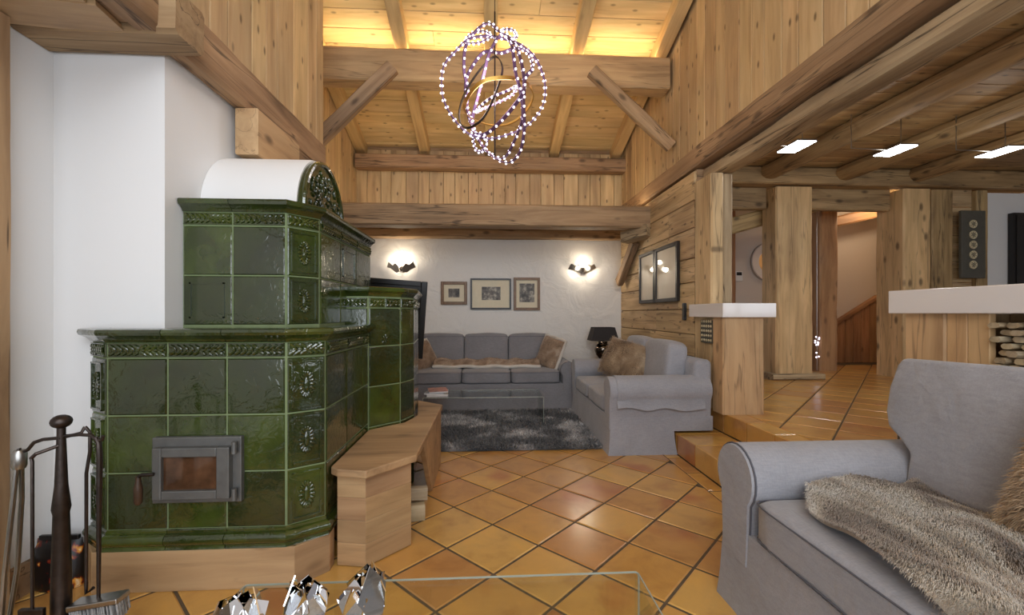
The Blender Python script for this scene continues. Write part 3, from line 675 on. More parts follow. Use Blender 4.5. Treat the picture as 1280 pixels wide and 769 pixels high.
# upper part
ZU = [1.142, 1.388, 1.633]; chu = dist(upp[1], upp[2])
tiles(st, upp[0], upp[1], [0, .236, .49], ZU, 'tile', {(0, 0): 'panel'})
tiles(st, upp[1], upp[2], [0, chu], ZU, 'medallion')
tiles(st, upp[2], upp[3], [0, .31, .62, .98], ZU, 'tile', {(1, 1): 'panel'})
tiles(st, upp[0], upp[1], [0, .236, .49], [1.636, 1.70], 'frieze'); tiles(st, upp[1], upp[2], [0, chu], [1.636, 1.70], 'frieze')
tiles(st, upp[2], upp[3], [0, .31, .62, .98], [1.636, 1.70], 'frieze')
CU = [(o*.9, z+.628) for o, z in CP]
sweep(st, 'cornice_tile', upp, [[.236], [], [.31, .62]], CU, M_['glaze'])
G().prism(offset(upp, 0)+[(-1.495, 3.34)], 1.73, 1.761).put('top_slab', M_['glaze'], st)
# rear round part
t1 = dist(thi[1], thi[2]); t2 = dist(thi[2], thi[3]); t3 = dist(thi[3], thi[4])
ZT = [.0, .235, .48, .735, .99, 1.235]; ZF = [1.238, 1.302]
tiles(st, thi[1], thi[2], [0, t1], ZT, 'tile', {(0, 4): 'flower'}); tiles(st, thi[2], thi[3], [0, t2], ZT); tiles(st, thi[3], thi[4], [0, .3, t3], ZT)
tiles(st, thi[0], thi[1], [0, .2, .395], ZT[4:]); tiles(st, thi[0], thi[1], [0, .2, .395], ZF, 'frieze')
tiles(st, thi[1], thi[2], [0, t1/2, t1], ZF, 'frieze'); tiles(st, thi[2], thi[3], [0, t2], ZF, 'frieze'); tiles(st, thi[3], thi[4], [0, .3, t3], ZF, 'frieze')
CT = [(o*.8, z+.236) for o, z in CP]
sweep(st, 'cornice_tile', thi, [[.2], [], [], [.3]], CT, M_['glaze'])
G().prism(offset(thi, 0)+[(-1.495, 3.72), (-1.495, 2.86), (-1.15, 2.86)], 1.33, 1.3695).put('top_slab', M_['glaze'], st)
# white vault and its green lunette
def arch(y0, z0, ry, rz, n=28): return [(y0-ry*math.cos(PI*k/n), z0+rz*math.sin(PI*k/n)) for k in range(n+1)]
a_ = arch(2.68, 1.755, .335, .355)
G().rings([[(-1.499, y, z) for y, z in a_], [(-1.03, y, z) for y, z in a_], [(-1.012, 2.68+(y-2.68)*.985, 1.755+(z-1.755)*.985) for y, z in a_]]).put('vault', M_['white'], st, smooth=True, angle=50)
a2 = arch(2.68, 1.755, .318, .340)
lu = G().rings([[(-1.015, y, z) for y, z in a2], [(-.985, y, z) for y, z in a2]]).put('lunette', M_['glaze'], st, smooth=True, angle=40)
G().tube([(-.985, 2.68+(y-2.68)*.95, 1.765+(z-1.755)*.95) for y, z in a2], .016, 8).put('lunette_rim', M_['glaze'], lu, smooth=True)
g = G(); rr = random.Random(3)
for k in range(95):
    an = PI*rr.random(); q = math.sqrt(rr.random())*.84
    y = 2.68-.30*q*math.cos(an); z = 1.775+.315*q*math.sin(an)
    g.ell((-.981, y, z), .009, .022, .009, 7, 4, Matrix.Rotation(rr.random()*PI, 3, 'X'))
g.put('lunette_relief', M_['glaze'], lu, smooth=True)
# fire door
FY = 1.957
dr = G().box(-1.435, -1.065, FY-.022, FY+.01, .385, .668).put('door_frame', M_['iron'], st, bevel=.004)
dd = G(); 
for (x0, x1, z0, z1) in ((-1.415, -1.378, .41, .63), (-1.153, -1.10, .41, .63), (-1.378, -1.153, .41, .448), (-1.378, -1.153, .590, .63)): dd.box(x0, x1, FY-.052, FY-.018, z0, z1)
dd = dd.put('fire_door', M_['iron'], st, bevel=.004)
G().box(-1.38, -1.15, FY-.035, FY-.028, .445, .593).put('glass_pane', M_['fireglass'], dd)
for z in (.40, .60): G().tube([(-1.085, FY-.04, z), (-1.085, FY-.04, z+.05)], .011, 8).put('hinge', M_['iron'], dd, smooth=True)
hd = G().tube([(-1.40, FY-.06, .525), (-1.445, FY-.065, .525), (-1.458, FY-.065, .515)], .008, 8).put('latch', M_['wrought'], dd, smooth=True)
G().lathe([(.008, .40), (.015, .41), (.016, .47), (.010, .50), (.008, .52)], (-1.458, FY-.065, 0), 12).put('handle', M_['dkwood'], dd, smooth=True)

# ------------------------------------------------------------------ bench round the stove
bn = thing('stove_bench', 'wooden corner bench wrapped around the green stove', 'bench', (-.55, 2.8, 0))
seat = [(-.70, 2.058), (-.56, 2.025), (-.365, 2.25), (-.36, 3.47), (-.585, 3.66), (-.50, 3.12), (-.555, 2.92), (-.742, 2.745), (-.742, 2.095)]
G().prism(seat, .437, .475).put('seat', M_['bench'], bn, bevel=.006)
for A, B in (((-.715, 2.100), (-.575, 2.075)), ((-.575, 2.075), (-.395, 2.265))):
    M = face_matrix(A, B, 0, 0); L = dist(A, B)
    for k in range(4):
        z0 = .004+k*.108; G().box(0, L, 0, .03, z0, z0+.1075).put('board', M_['bench'], bn, M=M, bevel=.002, seg=1)
g = G(); prof = [(2.95, 0), (3.5, 0), (3.5, .437), (2.55, .437), (2.62, .36), (2.72, .26), (2.82, .14)]
g.rings([[(-.405, y, z) for y, z in prof], [(-.375, y, z) for y, z in prof]]).put('side_panel', M_['bench'], bn, bevel=.002, seg=1)
LG = ['split firewood log lying lowest under the stove bench', 'split firewood log leaning under the stove bench', 'pale short firewood log at the bench opening']
for i, (p, q, r) in enumerate((((-.62, 2.50, .05), (-.37, 2.56, .05), .045), ((-.64, 2.62, .06), (-.40, 2.70, .06), .05), ((-.60, 2.55, .145), (-.36, 2.60, .135), .04))):
    beam('firewood_log', p, q, r*1.7, r*1.8, M_['log'], label=LG[i], cat='firewood', group='logs under the bench', seed=80+i, jit=.008, ch=.012)

# ------------------------------------------------------------------ soft furniture
def sgn(x): return (x > 0)-(x < 0)
def cushion_mesh(w, d, h, bulge=.12, e=6., n=12, seed=0, wob=.006):
    bm = bmesh.new(); cache = {}
    def vert(p):
        k = tuple(round(x, 4) for x in p)
        if k not in cache:
            s = (abs(p[0])**e+abs(p[1])**e+abs(p[2])**e)**(-1/e); q = [x*s for x in p]
            x, y, z = q[0]*w/2, q[1]*d/2, q[2]*h/2*(1+bulge*(1-q[0]**2)*(1-q[1]**2)*2)
            nv = noise.noise_vector(Vector((x*4+seed, y*4, z*4)))*wob
            cache[k] = bm.verts.new((x+nv.x, y+nv.y, z+nv.z))
        return cache[k]
    for ax in range(3):
        for s in (-1, 1):
            for i in range(n):
                for j in range(n):
                    f = lambda a, b: tuple((s if q == ax else (2*a/n-1 if q == (ax+1) % 3 else 2*b/n-1)) for q in range(3))
                    vs = [vert(f(i, j)), vert(f(i+1, j)), vert(f(i+1, j+1)), vert(f(i, j+1))]
                    bm.faces.new(vs if s > 0 else vs[::-1])
    me = bpy.data.meshes.new('cushion'); bm.to_mesh(me); bm.free()
    me.polygons.foreach_set('use_smooth', [True]*len(me.polygons)); return me
def cushion(name, parent, BM, c, w, d, h, mat, rot=None, piping=False, **k):
    M = BM @ Matrix.Translation(c)
    if rot is not None: M = M @ rot
    o = add(name, cushion_mesh(w, d, h, **k), M, parent, mat)
    if piping:
        g = G()
        for zz in (-.80, .80):
            e_ = k.get('e', 6.); s = (1-.80**e_)**(1/e_)
            pts = []
            for q in range(128):
                a = 2*PI*q/128; cx, cy = math.cos(a), math.sin(a); r = (abs(cx)**e_+abs(cy)**e_)**(-1/e_)*s
                pts.append((cx*r*w/2*1.004, cy*r*d/2*1.004, zz*h/2))
            g.tube(pts, .003, 5, True)
        g.put('piping', M_['piping'], o, M=M, smooth=True)
    return o
def skirt(g, x0, x1, y0, y1, z0, z1, amp=.008, BM=None, seed=0, flare=.015):
    pts = []; r = .03; n = 16
    for (ax, ay, bx, by) in ((x0, y0, x1, y0), (x1, y0, x1, y1), (x1, y1, x0, y1), (x0, y1, x0, y0)):
        for k in range(n):
            t = k/n; pts.append((ax+(bx-ax)*t, ay+(by-ay)*t))
    cx, cy = (x0+x1)/2, (y0+y1)/2; rings = []
    for z in (z0, z0+(z1-z0)*.3, z0+(z1-z0)*.7, z1):
        f = 1-(z-z0)/(z1-z0); ring = []
        for k, p in enumerate(pts):
            q = amp*(.3+f)*noise.noise(Vector((k*.9+seed, z*1.5, seed*2.)))+flare*f*f
            dx, dy = p[0]-cx, p[1]-cy
            ring.append((p[0]+q*(sgn(dx) if abs(abs(dx)-(x1-x0)/2) < .01 else 0), p[1]+q*(sgn(dy) if abs(abs(dy)-(y1-y0)/2) < .01 else 0), z))
        rings.append(ring)
    g.rings(rings); return g
def arm_profile(aw, zt, zb, r, n=18):
    """outline (x,z) of a rolled arm, x from 0 (inner) to aw (outer)"""
    cx, cz = aw/2, zt-r; i_ = max(.036, aw/2-r*.72); p = [(i_, zb)]
    a0 = PI+.72
    for k in range(n+1):
        a = a0-(2*a0-PI)*k/n; p.append((cx+r*math.cos(a), cz+r*math.sin(a)))
    p.append((aw-i_, zb)); return p
def make_sofa(t, BM, w, d, n, aw, az, r, seat_z, seat_h, back_z, bc_h, mat, base_notch=None, pipe=False, seatd=None, base=True, bct=.17, wing=0, ce=13., bce=7., bpipe=False):
    hw, hd = w/2, d/2
    g = G()
    if base_notch is None: skirt(g, -hw+.03, hw-.03, -hd+.006, hd-.02, 0.0, seat_z-seat_h-.002, seed=w, BM=BM, flare=.02)
    else:
        skirt(g, -hw+.03, hw-.03, -hd+.004, base_notch, 0.0, .2, seed=w, flare=.02)
        skirt(g, -hw+.03, hw-.03, -hd+.004, hd-.02, .195, seat_z-seat_h-.002, seed=w+1, flare=.0, amp=.002)
    g.put('skirt', mat, t, M=BM, smooth=True, angle=60)
    G().box(-hw+.05, hw-.05, hd-.17, hd-.01, seat_z-seat_h, back_z).put('back_frame', mat, t, M=BM, bevel=.045, seg=4, smooth=True, angle=60)
    for s in (-1, 1):
        pr = arm_profile(aw, az, .20, r)
        rg = [[((hw-aw+p[0])*s, y, p[1]) for p in (pr if s > 0 else pr[::-1])] for y in (-hd+.02, -hd+.03, hd-.04)]
        cx = hw-aw/2; cz = az-r
        rg = [[((cx*s)+(q[0]-cx*s)*.94, -hd, cz+(q[2]-cz)*.96) for q in rg[0]]]+rg
        am = G().rings(rg).put('arm', mat, t, M=BM, smooth=True, angle=50)
        if pipe:
            G().tube([q for q in [(x, -hd+.012, z) for x, y, z in rg[1]]], .004, 5).put('piping', M_['piping'], am, M=BM, smooth=True)
    inn = hw-aw; cw = 2*inn/n; sd_ = d-.16-bct*.55
    for k in range(n):
        cx = -inn+cw*(k+.5); ex = 0
        cushion('seat_cushion', t, BM, (cx, -hd-.005+sd_/2, seat_z-seat_h/2), cw-.008, sd_, seat_h, mat, piping=pipe, bulge=.07, e=ce, seed=k*3+w)
        if wing:
            ih = inn; pz = [(0, .0), (.0, .12), (.05, .165), (.105, .20), (.125, .26), (.125, .36), (.105, .455), (.085, .485)]
            poly = [(ih-.005+a, seat_z+.01+b) for a, b in pz]; poly = [(-a, b) for a, b in poly]+[(0, seat_z+.01+.505)]+poly[::-1]
            MW = BM @ Matrix.Translation((0, hd-.17, seat_z)) @ Matrix.Rotation(-.16, 4, 'X') @ Matrix.Translation((0, 0, -seat_z))
            G().rings([[(a, -bct+.02, b) for a, b in poly], [(a, .02, b) for a, b in poly]]).put('back_cushion', mat, t, M=MW, bevel=.022, seg=3, smooth=True, angle=50)
            continue
        cushion('back_cushion', t, BM, (cx, hd-.17-bct*.5+.02, seat_z+bc_h/2+.005), cw-.008, bct, bc_h, mat, rot=Matrix.Rotation(-.14, 4, 'X'), bulge=.04, e=bce, seed=k*5+w+9, piping=bpipe)
def base_m(x, y, rz): return Matrix.Translation((x, y, 0)) @ Matrix.Rotation(rz, 4, 'Z')
# three seat sofa against the back wall
t = thing('sofa', 'slate grey three seat sofa against the white back wall', 'sofa', (-.02, 5.85, 0))
make_sofa(t, base_m(-.02, 5.83, 0), 2.24, 1.04, 3, .20, .60, .10, .485, .15, .84, .42, M_['linen2'], bct=.18, bce=12., bpipe=True, pipe=True)
# loveseat along the timber wall
LX, LY = 1.49, 4.43
t = thing('loveseat', 'pale grey slipcovered loveseat beside the timber wall, back over the step', 'sofa', (1.3, LY, 0))
LB = base_m(LX, LY, -PI/2)
make_sofa(t, LB, 1.69, .92, 2, .22, .655, .115, .47, .15, .80, .46, M_['linen'], base_notch=.10, bct=.2)
g = G(); pr = arm_profile(.22, .663, .40, .123); hw = .845
out = [(hw-.22+p[0], p[1]) for p in pr][1:]; out[-1] = (hw+.012, .40)
rg = []
for i, y in enumerate(np.linspace(-.40, .36, 14)):
    dz = .012*math.sin(i*1.1)-.02*i/13; o2 = out[:-1]+[(out[-1][0]+.006*math.sin(i*1.7), out[-1][1]+dz)]
    inner = [(hw-.11+(p[0]-hw+.11)*.95, p[1]-.004) for p in o2[::-1]]
    rg.append([(p[0], y, p[1]) for p in o2+inner])
G().rings(rg).put('arm_cover', M_['linen'], t, M=LB, smooth=True, angle=60)
# front sofa
FX, FYS = 1.47, .97
t = thing('sofa', 'pale grey slipcovered sofa with a long fur throw on its seat', 'sofa', (FX, FYS, 0))
FB = base_m(FX, FYS, -PI/2)
make_sofa(t, FB, 1.72, .94, 1, .24, .67, .13, .505, .16, .88, .49, M_['linen'], pipe=True, bct=.19, wing=1, ce=18.)

# ------------------------------------------------------------------ fur
def fur(name, pts, nor, length, width, mat, parent, lean=(0, 0, 0), jit=.35, lenvar=.5, droop=.3, flat=.3):
    n = len(pts); L = length*(1-lenvar*RNG.random((n, 1))); d = nor+np.array(lean)+RNG.normal(0, jit, (n, 3)); d /= np.linalg.norm(d, axis=1, keepdims=True)
    side = np.cross(d, nor)+flat*RNG.normal(0, 1, (n, 3)); side = side-d*(side*d).sum(1, keepdims=True); side /= np.linalg.norm(side, axis=1, keepdims=True)
    mid = pts+d*L*.55; d2 = d+np.array(lean)*.8+np.array([0, 0, -droop]); d2 /= np.linalg.norm(d2, axis=1, keepdims=True); tip = mid+d2*L*.45
    a = pts-side*width/2; b = pts+side*width/2; c = mid-side*width*.4; e = mid+side*width*.4
    V = np.stack([a, b, e, c, tip], 1).reshape(-1, 3); base = np.arange(n)*5
    cen = np.array([pts[:, 0].mean(), pts[:, 1].mean(), pts[:, 2].min()]); V = V-cen
    me = bpy.data.meshes.new(name); nv = len(V)
    me.vertices.add(nv); me.vertices.foreach_set('co', V.ravel())
    loops = np.stack([base, base+1, base+2, base+3, base+3, base+2, base+4], 1).ravel()
    me.loops.add(len(loops)); me.loops.foreach_set('vertex_index', loops)
    me.polygons.add(2*n); ls = (np.arange(n)[:, None]*7+np.array([0, 4])).ravel(); lt = np.tile([4, 3], n)
    me.polygons.foreach_set('loop_start', ls); me.polygons.foreach_set('loop_total', lt); me.update(calc_edges=True)
    at = me.color_attributes.new('strand', 'FLOAT_COLOR', 'POINT'); r = RNG.random(n)
    colr = np.ones((n, 5, 4)); colr[:, :, 0] = np.array([0, 0, .5, .5, 1]); colr[:, :, 1] = r[:, None]
    at.data.foreach_set('color', colr.ravel())
    o = add(name, me, Matrix.Translation(Vector(cen)), parent, mat); o['kind'] = 'stuff'; return o
def grid_surface(f, nu, nv):
    """grid of world points f(u,v); returns array and a sampler"""
    U, V = np.meshgrid(np.linspace(0, 1, nu), np.linspace(0, 1, nv), indexing='ij'); P = f(U, V)
    du = np.gradient(P, axis=0); dv = np.gradient(P, axis=1); N = np.cross(du, dv); N /= np.linalg.norm(N, axis=2, keepdims=True)+1e-9
    def sample(n):
        a = RNG.random(n)*(nu-1); b = RNG.random(n)*(nv-1); i = np.minimum(a.astype(int), nu-2); j = np.minimum(b.astype(int), nv-2); s = (a-i)[:, None]; q = (b-j)[:, None]
        bl = lambda A: A[i, j]*(1-s)*(1-q)+A[i+1, j]*s*(1-q)+A[i, j+1]*(1-s)*q+A[i+1, j+1]*s*q
        return bl(P), bl(N)
    return P, N, sample
def sheet(name, P, N, thick, mat, parent):
    nu, nv = P.shape[:2]; g = G(); top = [tuple(p) for p in P.reshape(-1, 3)]; bot = [tuple(p) for p in (P-N*thick).reshape(-1, 3)]; m = nu*nv
    f = []
    for i in range(nu-1):
        for j in range(nv-1):
            a, b, c, d = i*nv+j, (i+1)*nv+j, (i+1)*nv+j+1, i*nv+j+1
            f += [(a, b, c, d), (m+d, m+c, m+b, m+a)]
    edge = [(i*nv) for i in range(nu)]+[(nu-1)*nv+j for j in range(1, nv)]+[i*nv+nv-1 for i in range(nu-2, -1, -1)]+[j for j in range(nv-2, 0, -1)]
    for a, b in zip(edge, edge[1:]+edge[:1]): f.append((b, a, m+a, m+b))
    g.add(top+bot, f); return g.put(name, mat, parent, smooth=True, angle=70)
def nz(x, y, s=1.):
    return np.vectorize(lambda a, b: noise.noise(Vector((a*s, b*s, 3.3))))(x, y)
# shag rug
t = thing('shag_rug', 'charcoal shag rug under the glass coffee table by the sofa', 'rug', (.2, 4.5, 0))
G().box(-.55, 1.0, 3.77, 5.22, .002, .016).put('backing', M_['shag'], t, bevel=.005)
n = 30000
p = np.stack([RNG.uniform(-.55, 1.01, n), RNG.uniform(3.77, 5.22, n), np.full(n, .014)], 1)
fur('pile', p, np.tile([0, 0, 1.], (n, 1)),   .06, .012, M_['shag'], t, flat=1., jit=.6, lenvar=.5, droop=.7)
# long fur throw on the front sofa
t = thing('fur_throw', 'cream and brown long fur throw spread over the near sofa seat', 'throw', (1.4, 1.0, .5))
def fthrow(U, V):
    # U: towards the camera (Y falls), V: from the seat back (0) to the front edge (1)
    Y = 1.56-U*1.22
    edge = np.where(U < .12, 1.20-.9*U, 1.092-.16*(U-.12))
    X = 1.74+(edge-1.74)*V
    q = X*3.4+Y*1.2; wav = .022*np.sin(q*4.3+1.5*nz(X, Y, 3.))+.014*nz(X*2.2+5, Y, 6.)
    Z = .555+wav+.012*np.sin(V*PI)
    over = np.clip((1.07-X)/.10, 0, 1); Z = Z-.16*over**1.4; X = np.where(X < 1.0, 1.0-.035*np.clip((1.0-X)/.1, 0, 1), X)
    return np.stack([X, Y, Z], 2)
P, N, smp = grid_surface(fthrow, 60, 40)
if N[30, 10, 2] < 0: N = -N
sheet('hide', P, N, .01, M_['throw'], t)
p, nn = smp(120000); nn = np.where(nn[:, 2:3] < 0, -nn, nn)
fur('fur', p, nn, .055, .0016, M_['throw'], t, lean=(-1.1, -1.0, 0), jit=.16, droop=.35)
# pillows
def pillow(name, label, loc, rotm, w, h, th, mat, cat='cushion', furp=None, group=None, trim=None, flen=.03, nf=9000):
    M = Matrix.Translation(loc) @ rotm
    t = thing(name, label, cat, loc, group)
    g = G(); n = 16
    def pt(a, b, s):
        x, y = 2*a/n-1, 2*b/n-1; k = max(0, (1-x**4)*(1-y**4))**.5
        q = 1-.05*(1-abs(x*y)); 
        return Vector((x*w/2*(1-.06*(1-x*x)*0-.07*(y*y)*(1-abs(x))*0), s*th/2*k*(1+.05*noise.noise(Vector((x*2, y*2, w*9)))), y*h/2*(1-.05*(1-abs(x))*0)))
    vs = []; fs = []
    for s in (-1, 1):
        b0 = len(vs); vs += [pt(i, j, s) for i in range(n+1) for j in range(n+1)]
        for i in range(n):
            for j in range(n):
                a = b0+i*(n+1)+j; f = (a, a+n+1, a+n+2, a+1); fs.append(f if s < 0 else f[::-1])
    g.add(vs, fs); me = g.mesh('cover')
    bm = bmesh.new(); bm.from_mesh(me); bmesh.ops.remove_doubles(bm, verts=bm.verts, dist=.0006); bm.to_mesh(me); bm.free()
    me.polygons.foreach_set('use_smooth', [True]*len(me.polygons))
    add('cover', me, M, t, mat)
    if furp is not None:
        m3 = np.array(M.to_3x3()); a = RNG.uniform(-1, 1, nf); b = RNG.uniform(-1, 1, nf); s = furp if furp else RNG.choice([-1, 1], nf)
        k = np.sqrt(np.clip((1-a**4)*(1-b**4), 0, 1)); loc_ = np.stack([a*w/2, s*th/2*k, b*h/2], 1)
        nr = np.stack([a**3*.8, s*(.3+k), b**3*.8], 1); nr /= np.linalg.norm(nr, axis=1, keepdims=True)
        fur('fur', loc_ @ m3.T+np.array(loc), nr @ m3.T, flen, .0022, mat, t, lean=(0, 0, -.5), jit=.35)
    if trim is not None:
        pts = [(x*w/2, .0, z*h/2) for x, z in [(-1+2*k/8, -1) for k in range(8)]+[(1, -1+2*k/8) for k in range(8)]+[(1-2*k/8, 1) for k in range(8)]+[(-1, 1-2*k/8) for k in range(8)]]
        G().tube(pts, .02, 8, True).put('fleece_edge', trim, t, M=M, smooth=True)
    return t
RZ = lambda a: Matrix.Rotation(a, 4, 'Z'); RXm = lambda a: Matrix.Rotation(a, 4, 'X'); RYm = lambda a: Matrix.Rotation(a, 4, 'Y')
pillow('fur_cushion', 'brown long fur cushion leaning on the near sofa back beside the throw', (1.60, .93, .745), RZ(-PI/2+.15) @ RXm(-.35) @ RYm(.12), .48, .44, .18, M_['brownfur'], furp=0, flen=.045, nf=36000)
pillow('fur_cushion', 'brown fur cushion tilted on the pale grey loveseat', (1.47, 4.55, .70), RZ(-PI/2+.75) @ RXm(-.42) @ RYm(.22), .54, .42, .18, M_['brownfur'], furp=0, flen=.03, nf=9000)
pillow('fur_cushion', 'tan fur cushion with cream back leaning on the sofa arm by the lamp', (.83, 5.70, .675), RZ(-.95) @ RXm(-.30) @ RYm(.20), .40, .42, .14, M_['tanfur'], furp=-1, flen=.016, nf=5000, trim=M_['creamfur'])
pillow('fur_cushion', 'tan fur cushion with cream back leaning on the sofa end behind the stove', (-.85, 5.70, .64), RZ(.85) @ RXm(-.35) @ RYm(-.3), .38, .36, .13, M_['tanfur'], furp=-1, flen=.016, nf=5000, trim=M_['creamfur'])
# folded fur blanket across the grey sofa
t = thing('folded_blanket', 'tan fur blanket with cream lining rolled along the sofa seats', 'blanket', (0, 5.72, .49))
def fbl(U, V):
    X = -.70+U*1.38; a = PI*(V*1.15-.05); r = .055+.012*nz(U*7, V*0+2, 1.)+.008*np.sin(U*26)
    return np.stack([X, 5.80-.17*np.cos(a)+0*X, .515+r*np.sin(a)*1.3+.014*nz(U*9, V*2, 1.)], 2)
P, N, smp = grid_surface(fbl, 70, 16)
if N[30, 8, 2] < 0: N = -N
sheet('hide', P, N, .012, M_['tanfur'], t)
p, nn = smp(9000); nn = np.where(nn[:, 2:3] < 0, -nn, nn); fur('fur', p, nn, .018, .004, M_['tanfur'], t, jit=.4)
g = G(); g.tube([(x, 5.62+.008*math.sin(x*11), .512+.006*math.sin(x*17)) for x in np.linspace(-.71, .69, 40)], .022, 8)
ln_ = g.put('lining', M_['creamfur'], t, smooth=True)

# ------------------------------------------------------------------ glass tables and what stands on them
def glass_table(name, label, x0, x1, y0, y1, zt, z0=0., th=.012):
    t = thing(name, label, 'coffee table', ((x0+x1)/2, (y0+y1)/2, z0)); r = .014
    def bend(sx, xe):
        pts = []
        for k in range(7):
            a = PI/2*k/6; pts.append((xe-sx*r+sx*r*math.sin(a), zt-r+r*math.cos(a)))
        return pts
    outer = [(x0, z0)]+bend(-1, x0)[::-1]+bend(1, x1)+[(x1, z0)]
    inner = [(x0+th, z0)]+[(x0+th+(p[0]-x0)*.62, zt-th-(zt-p[1])*.62) for p in bend(-1, x0)[::-1]]+[(x1-th+(p[0]-x1)*.62, zt-th-(zt-p[1])*.62) for p in bend(1, x1)]+[(x1-th, z0)]
    poly = outer+inner[::-1]
    G().rings([[(p[0], y0, p[1]) for p in poly][::-1], [(p[0], y1, p[1]) for p in poly][::-1]]).put('bent_glass', M_['glass'], t, smooth=True, angle=25)
    for y in (y0, y1): G().tube([(p[0]*1.0, y, p[1]-.003) for p in outer], .0032, 6).put('edge_and_highlight', M_['edge'], t, smooth=True)
    for x in (x0+.003, x1-.003): G().tube([(x, y0+.004, zt-.004), (x, y1-.004, zt-.004)], .0022, 6).put('edge_and_highlight', M_['edge'], t, smooth=True)  # no cut edge here: pale rods stand for the highlight along the bends
    return t
glass_table('glass_coffee_table', 'bent clear glass coffee table on the bare tiles with mirrored ornaments', -.72, .468, .62, 1.32, .40)
glass_table('glass_coffee_table', 'bent clear glass coffee table on the shag rug before the sofa', -.68, .594, 4.58, 5.03, .315, .017)
def mag(name, label, x, y, z, w, d, h, rz, mat):
    M = Matrix.Translation((x, y, z)) @ RZ(rz); t = thing(name, label, 'magazine', (x, y, z), 'magazines on the glass table')
    G().box(-w/2, w/2, -d/2, d/2, 0, h*.75).put('pages', M_['page'], t, M=M); G().box(-w/2-.002, w/2+.002, -d/2-.002, d/2+.002, h*.75, h).put('cover', mat, t, M=M)
CV = [plain('cover_white', S(226, 222, 218), .3, 0, .2, 9), plain('cover_grey_blue', S(150, 160, 172), .3, 0, .4, 9), plain('cover_red_print', S(190, 140, 130), .3, 0, .5, 12)]
mag('magazine', 'white magazine at the bottom of the small pile', -.55, 4.78, .3155, .22, .28, .018, .1, CV[0])
mag('magazine', 'grey blue magazine in the middle of the small pile', -.56, 4.79, .334, .21, .27, .016, -.12, CV[1])
mag('magazine', 'reddish printed magazine on top of the small pile', -.55, 4.80, .3505, .2, .26, .014, .2, CV[2])
def shard_bowl(label, x, y, n, r, h, seed):
    t = thing('mirror_ornament', label, 'ornament', (x, y, .4005), 'mirrored ornaments on the glass table'); rr = random.Random(seed)
    for k in range(n):
        a = 2*PI*(k+.5)/n+rr.uniform(-.2, .2); w = .045*rr.uniform(.9, 1.15); hh = h*rr.uniform(.8, 1.15)
        M = Matrix.Translation((x+r*math.cos(a), y+r*.7*math.sin(a), .409)) @ RZ(a+PI/2) @ RXm(-.25+rr.uniform(-.12, .12)) @ RYm(rr.uniform(-.22, .22))
        poly = [(-w*.35, 0), (w*.45, .004), (w, hh*.55), (w*.15, hh), (-w, hh*.5)]
        G().prism(poly, -.0015, .0015, RXm(PI/2)).put('mirror_shard', M_['mirror'], t, M=M)
        M = Matrix.Translation((x+r*.55*math.cos(a+.7), y+r*.4*math.sin(a+.7), .41)) @ RZ(a+PI/2+.9) @ RXm(rr.uniform(-.2, .1)) @ RYm(rr.uniform(-.4, .4))
        poly = [(-w*.6, 0), (w*.6, 0), (w*.75, hh*.6), (-w*.1, hh*.8)]
        G().prism(poly, -.0015, .0015, RXm(PI/2)).put('mirror_shard', M_['mirror'], t, M=M)
    G().prism([(x+r*.9*math.cos(2*PI*k/8), y+r*.65*math.sin(2*PI*k/8)) for k in range(8)], .4005, .4035).put('base', M_['mirror'], t)
shard_bowl('low mirrored shard ornament at the table corner by the stove', -.625, 1.14, 5, .055, .085, 1)
shard_bowl('mirrored shard ornament between the two others reflecting brown wood', -.475, 1.16, 5, .052, .10, 2)
shard_bowl('tallest mirrored shard ornament reflecting grey light', -.325, 1.16, 5, .052, .118, 5)

# ------------------------------------------------------------------ back wall: pictures, sconces, lamp, screen
def picture(name, label, x0, x1, z0, z1, fw, fmat, inner, group=None):
    t = thing(name, label, 'picture', ((x0+x1)/2, 6.48, z0), group)
    g = G()
    for (a, b, c_, d_) in ((x0, x0+fw, z0, z1), (x1-fw, x1, z0, z1), (x0+fw, x1-fw, z0, z0+fw), (x0+fw, x1-fw, z1-fw, z1)): g.box(a, b, 6.462, 6.492, c_, d_)
    g.put('frame', fmat, t, bevel=.004, seg=1)
    mt = G().box(x0+fw*.8, x1-fw*.8, 6.480, 6.490, z0+fw*.8, z1-fw*.8).put('mount', M_['print'], t)
    a, b, c_, d_ = inner; G().box(a, b, 6.478, 6.4805, c_, d_).put('etching', M_['etch'], mt)
picture('framed_etching', 'small etching in a thick brown frame left of the black framed one', -.697, -.307, 1.331, 1.675, .045, M_['frame_brown'], (-.585, -.42, 1.44, 1.57))
picture('framed_etching', 'wide etching in a thin black frame with broad cream mount', -.259, .35, 1.26, 1.725, .026, M_['frame_black'], (-.09, .19, 1.40, 1.60))
picture('framed_etching', 'upright etching in a gold brown frame beside the black framed one', .386, .784, 1.248, 1.74, .04, M_['frame_brown'], (.475, .70, 1.37, 1.65))
for i, (y0, y1, lab) in enumerate(((5.10, 5.62, 'tall framed glazed print next to the corner brace on the plank wall'), (4.463, 5.085, 'tall framed glazed print next to the wall switch on the plank wall'))):
    t = thing('framed_print', lab, 'picture', (2.0, (y0+y1)/2, 1.33), 'pair of framed prints on the plank wall'); g = G(); fw = .042
    for (a, b, c_, d_) in ((y0, y0+fw, 1.33, 1.97), (y1-fw, y1, 1.33, 1.97), (y0+fw, y1-fw, 1.33, 1.33+fw), (y0+fw, y1-fw, 1.97-fw, 1.97)): g.box(1.992, 2.026, a, b, c_, d_)
    g.put('frame', M_['frame_black'], t, bevel=.004, seg=1)
    G().box(2.008, 2.02, y0+fw*.8, y1-fw*.8, 1.33+fw*.8, 1.97-fw*.8).put('glazed_sheet', M_['picglass'], t)
t = thing('light_switch', 'slim black wall switch beside the framed prints', 'switch', (2.015, 4.35, 1.13))
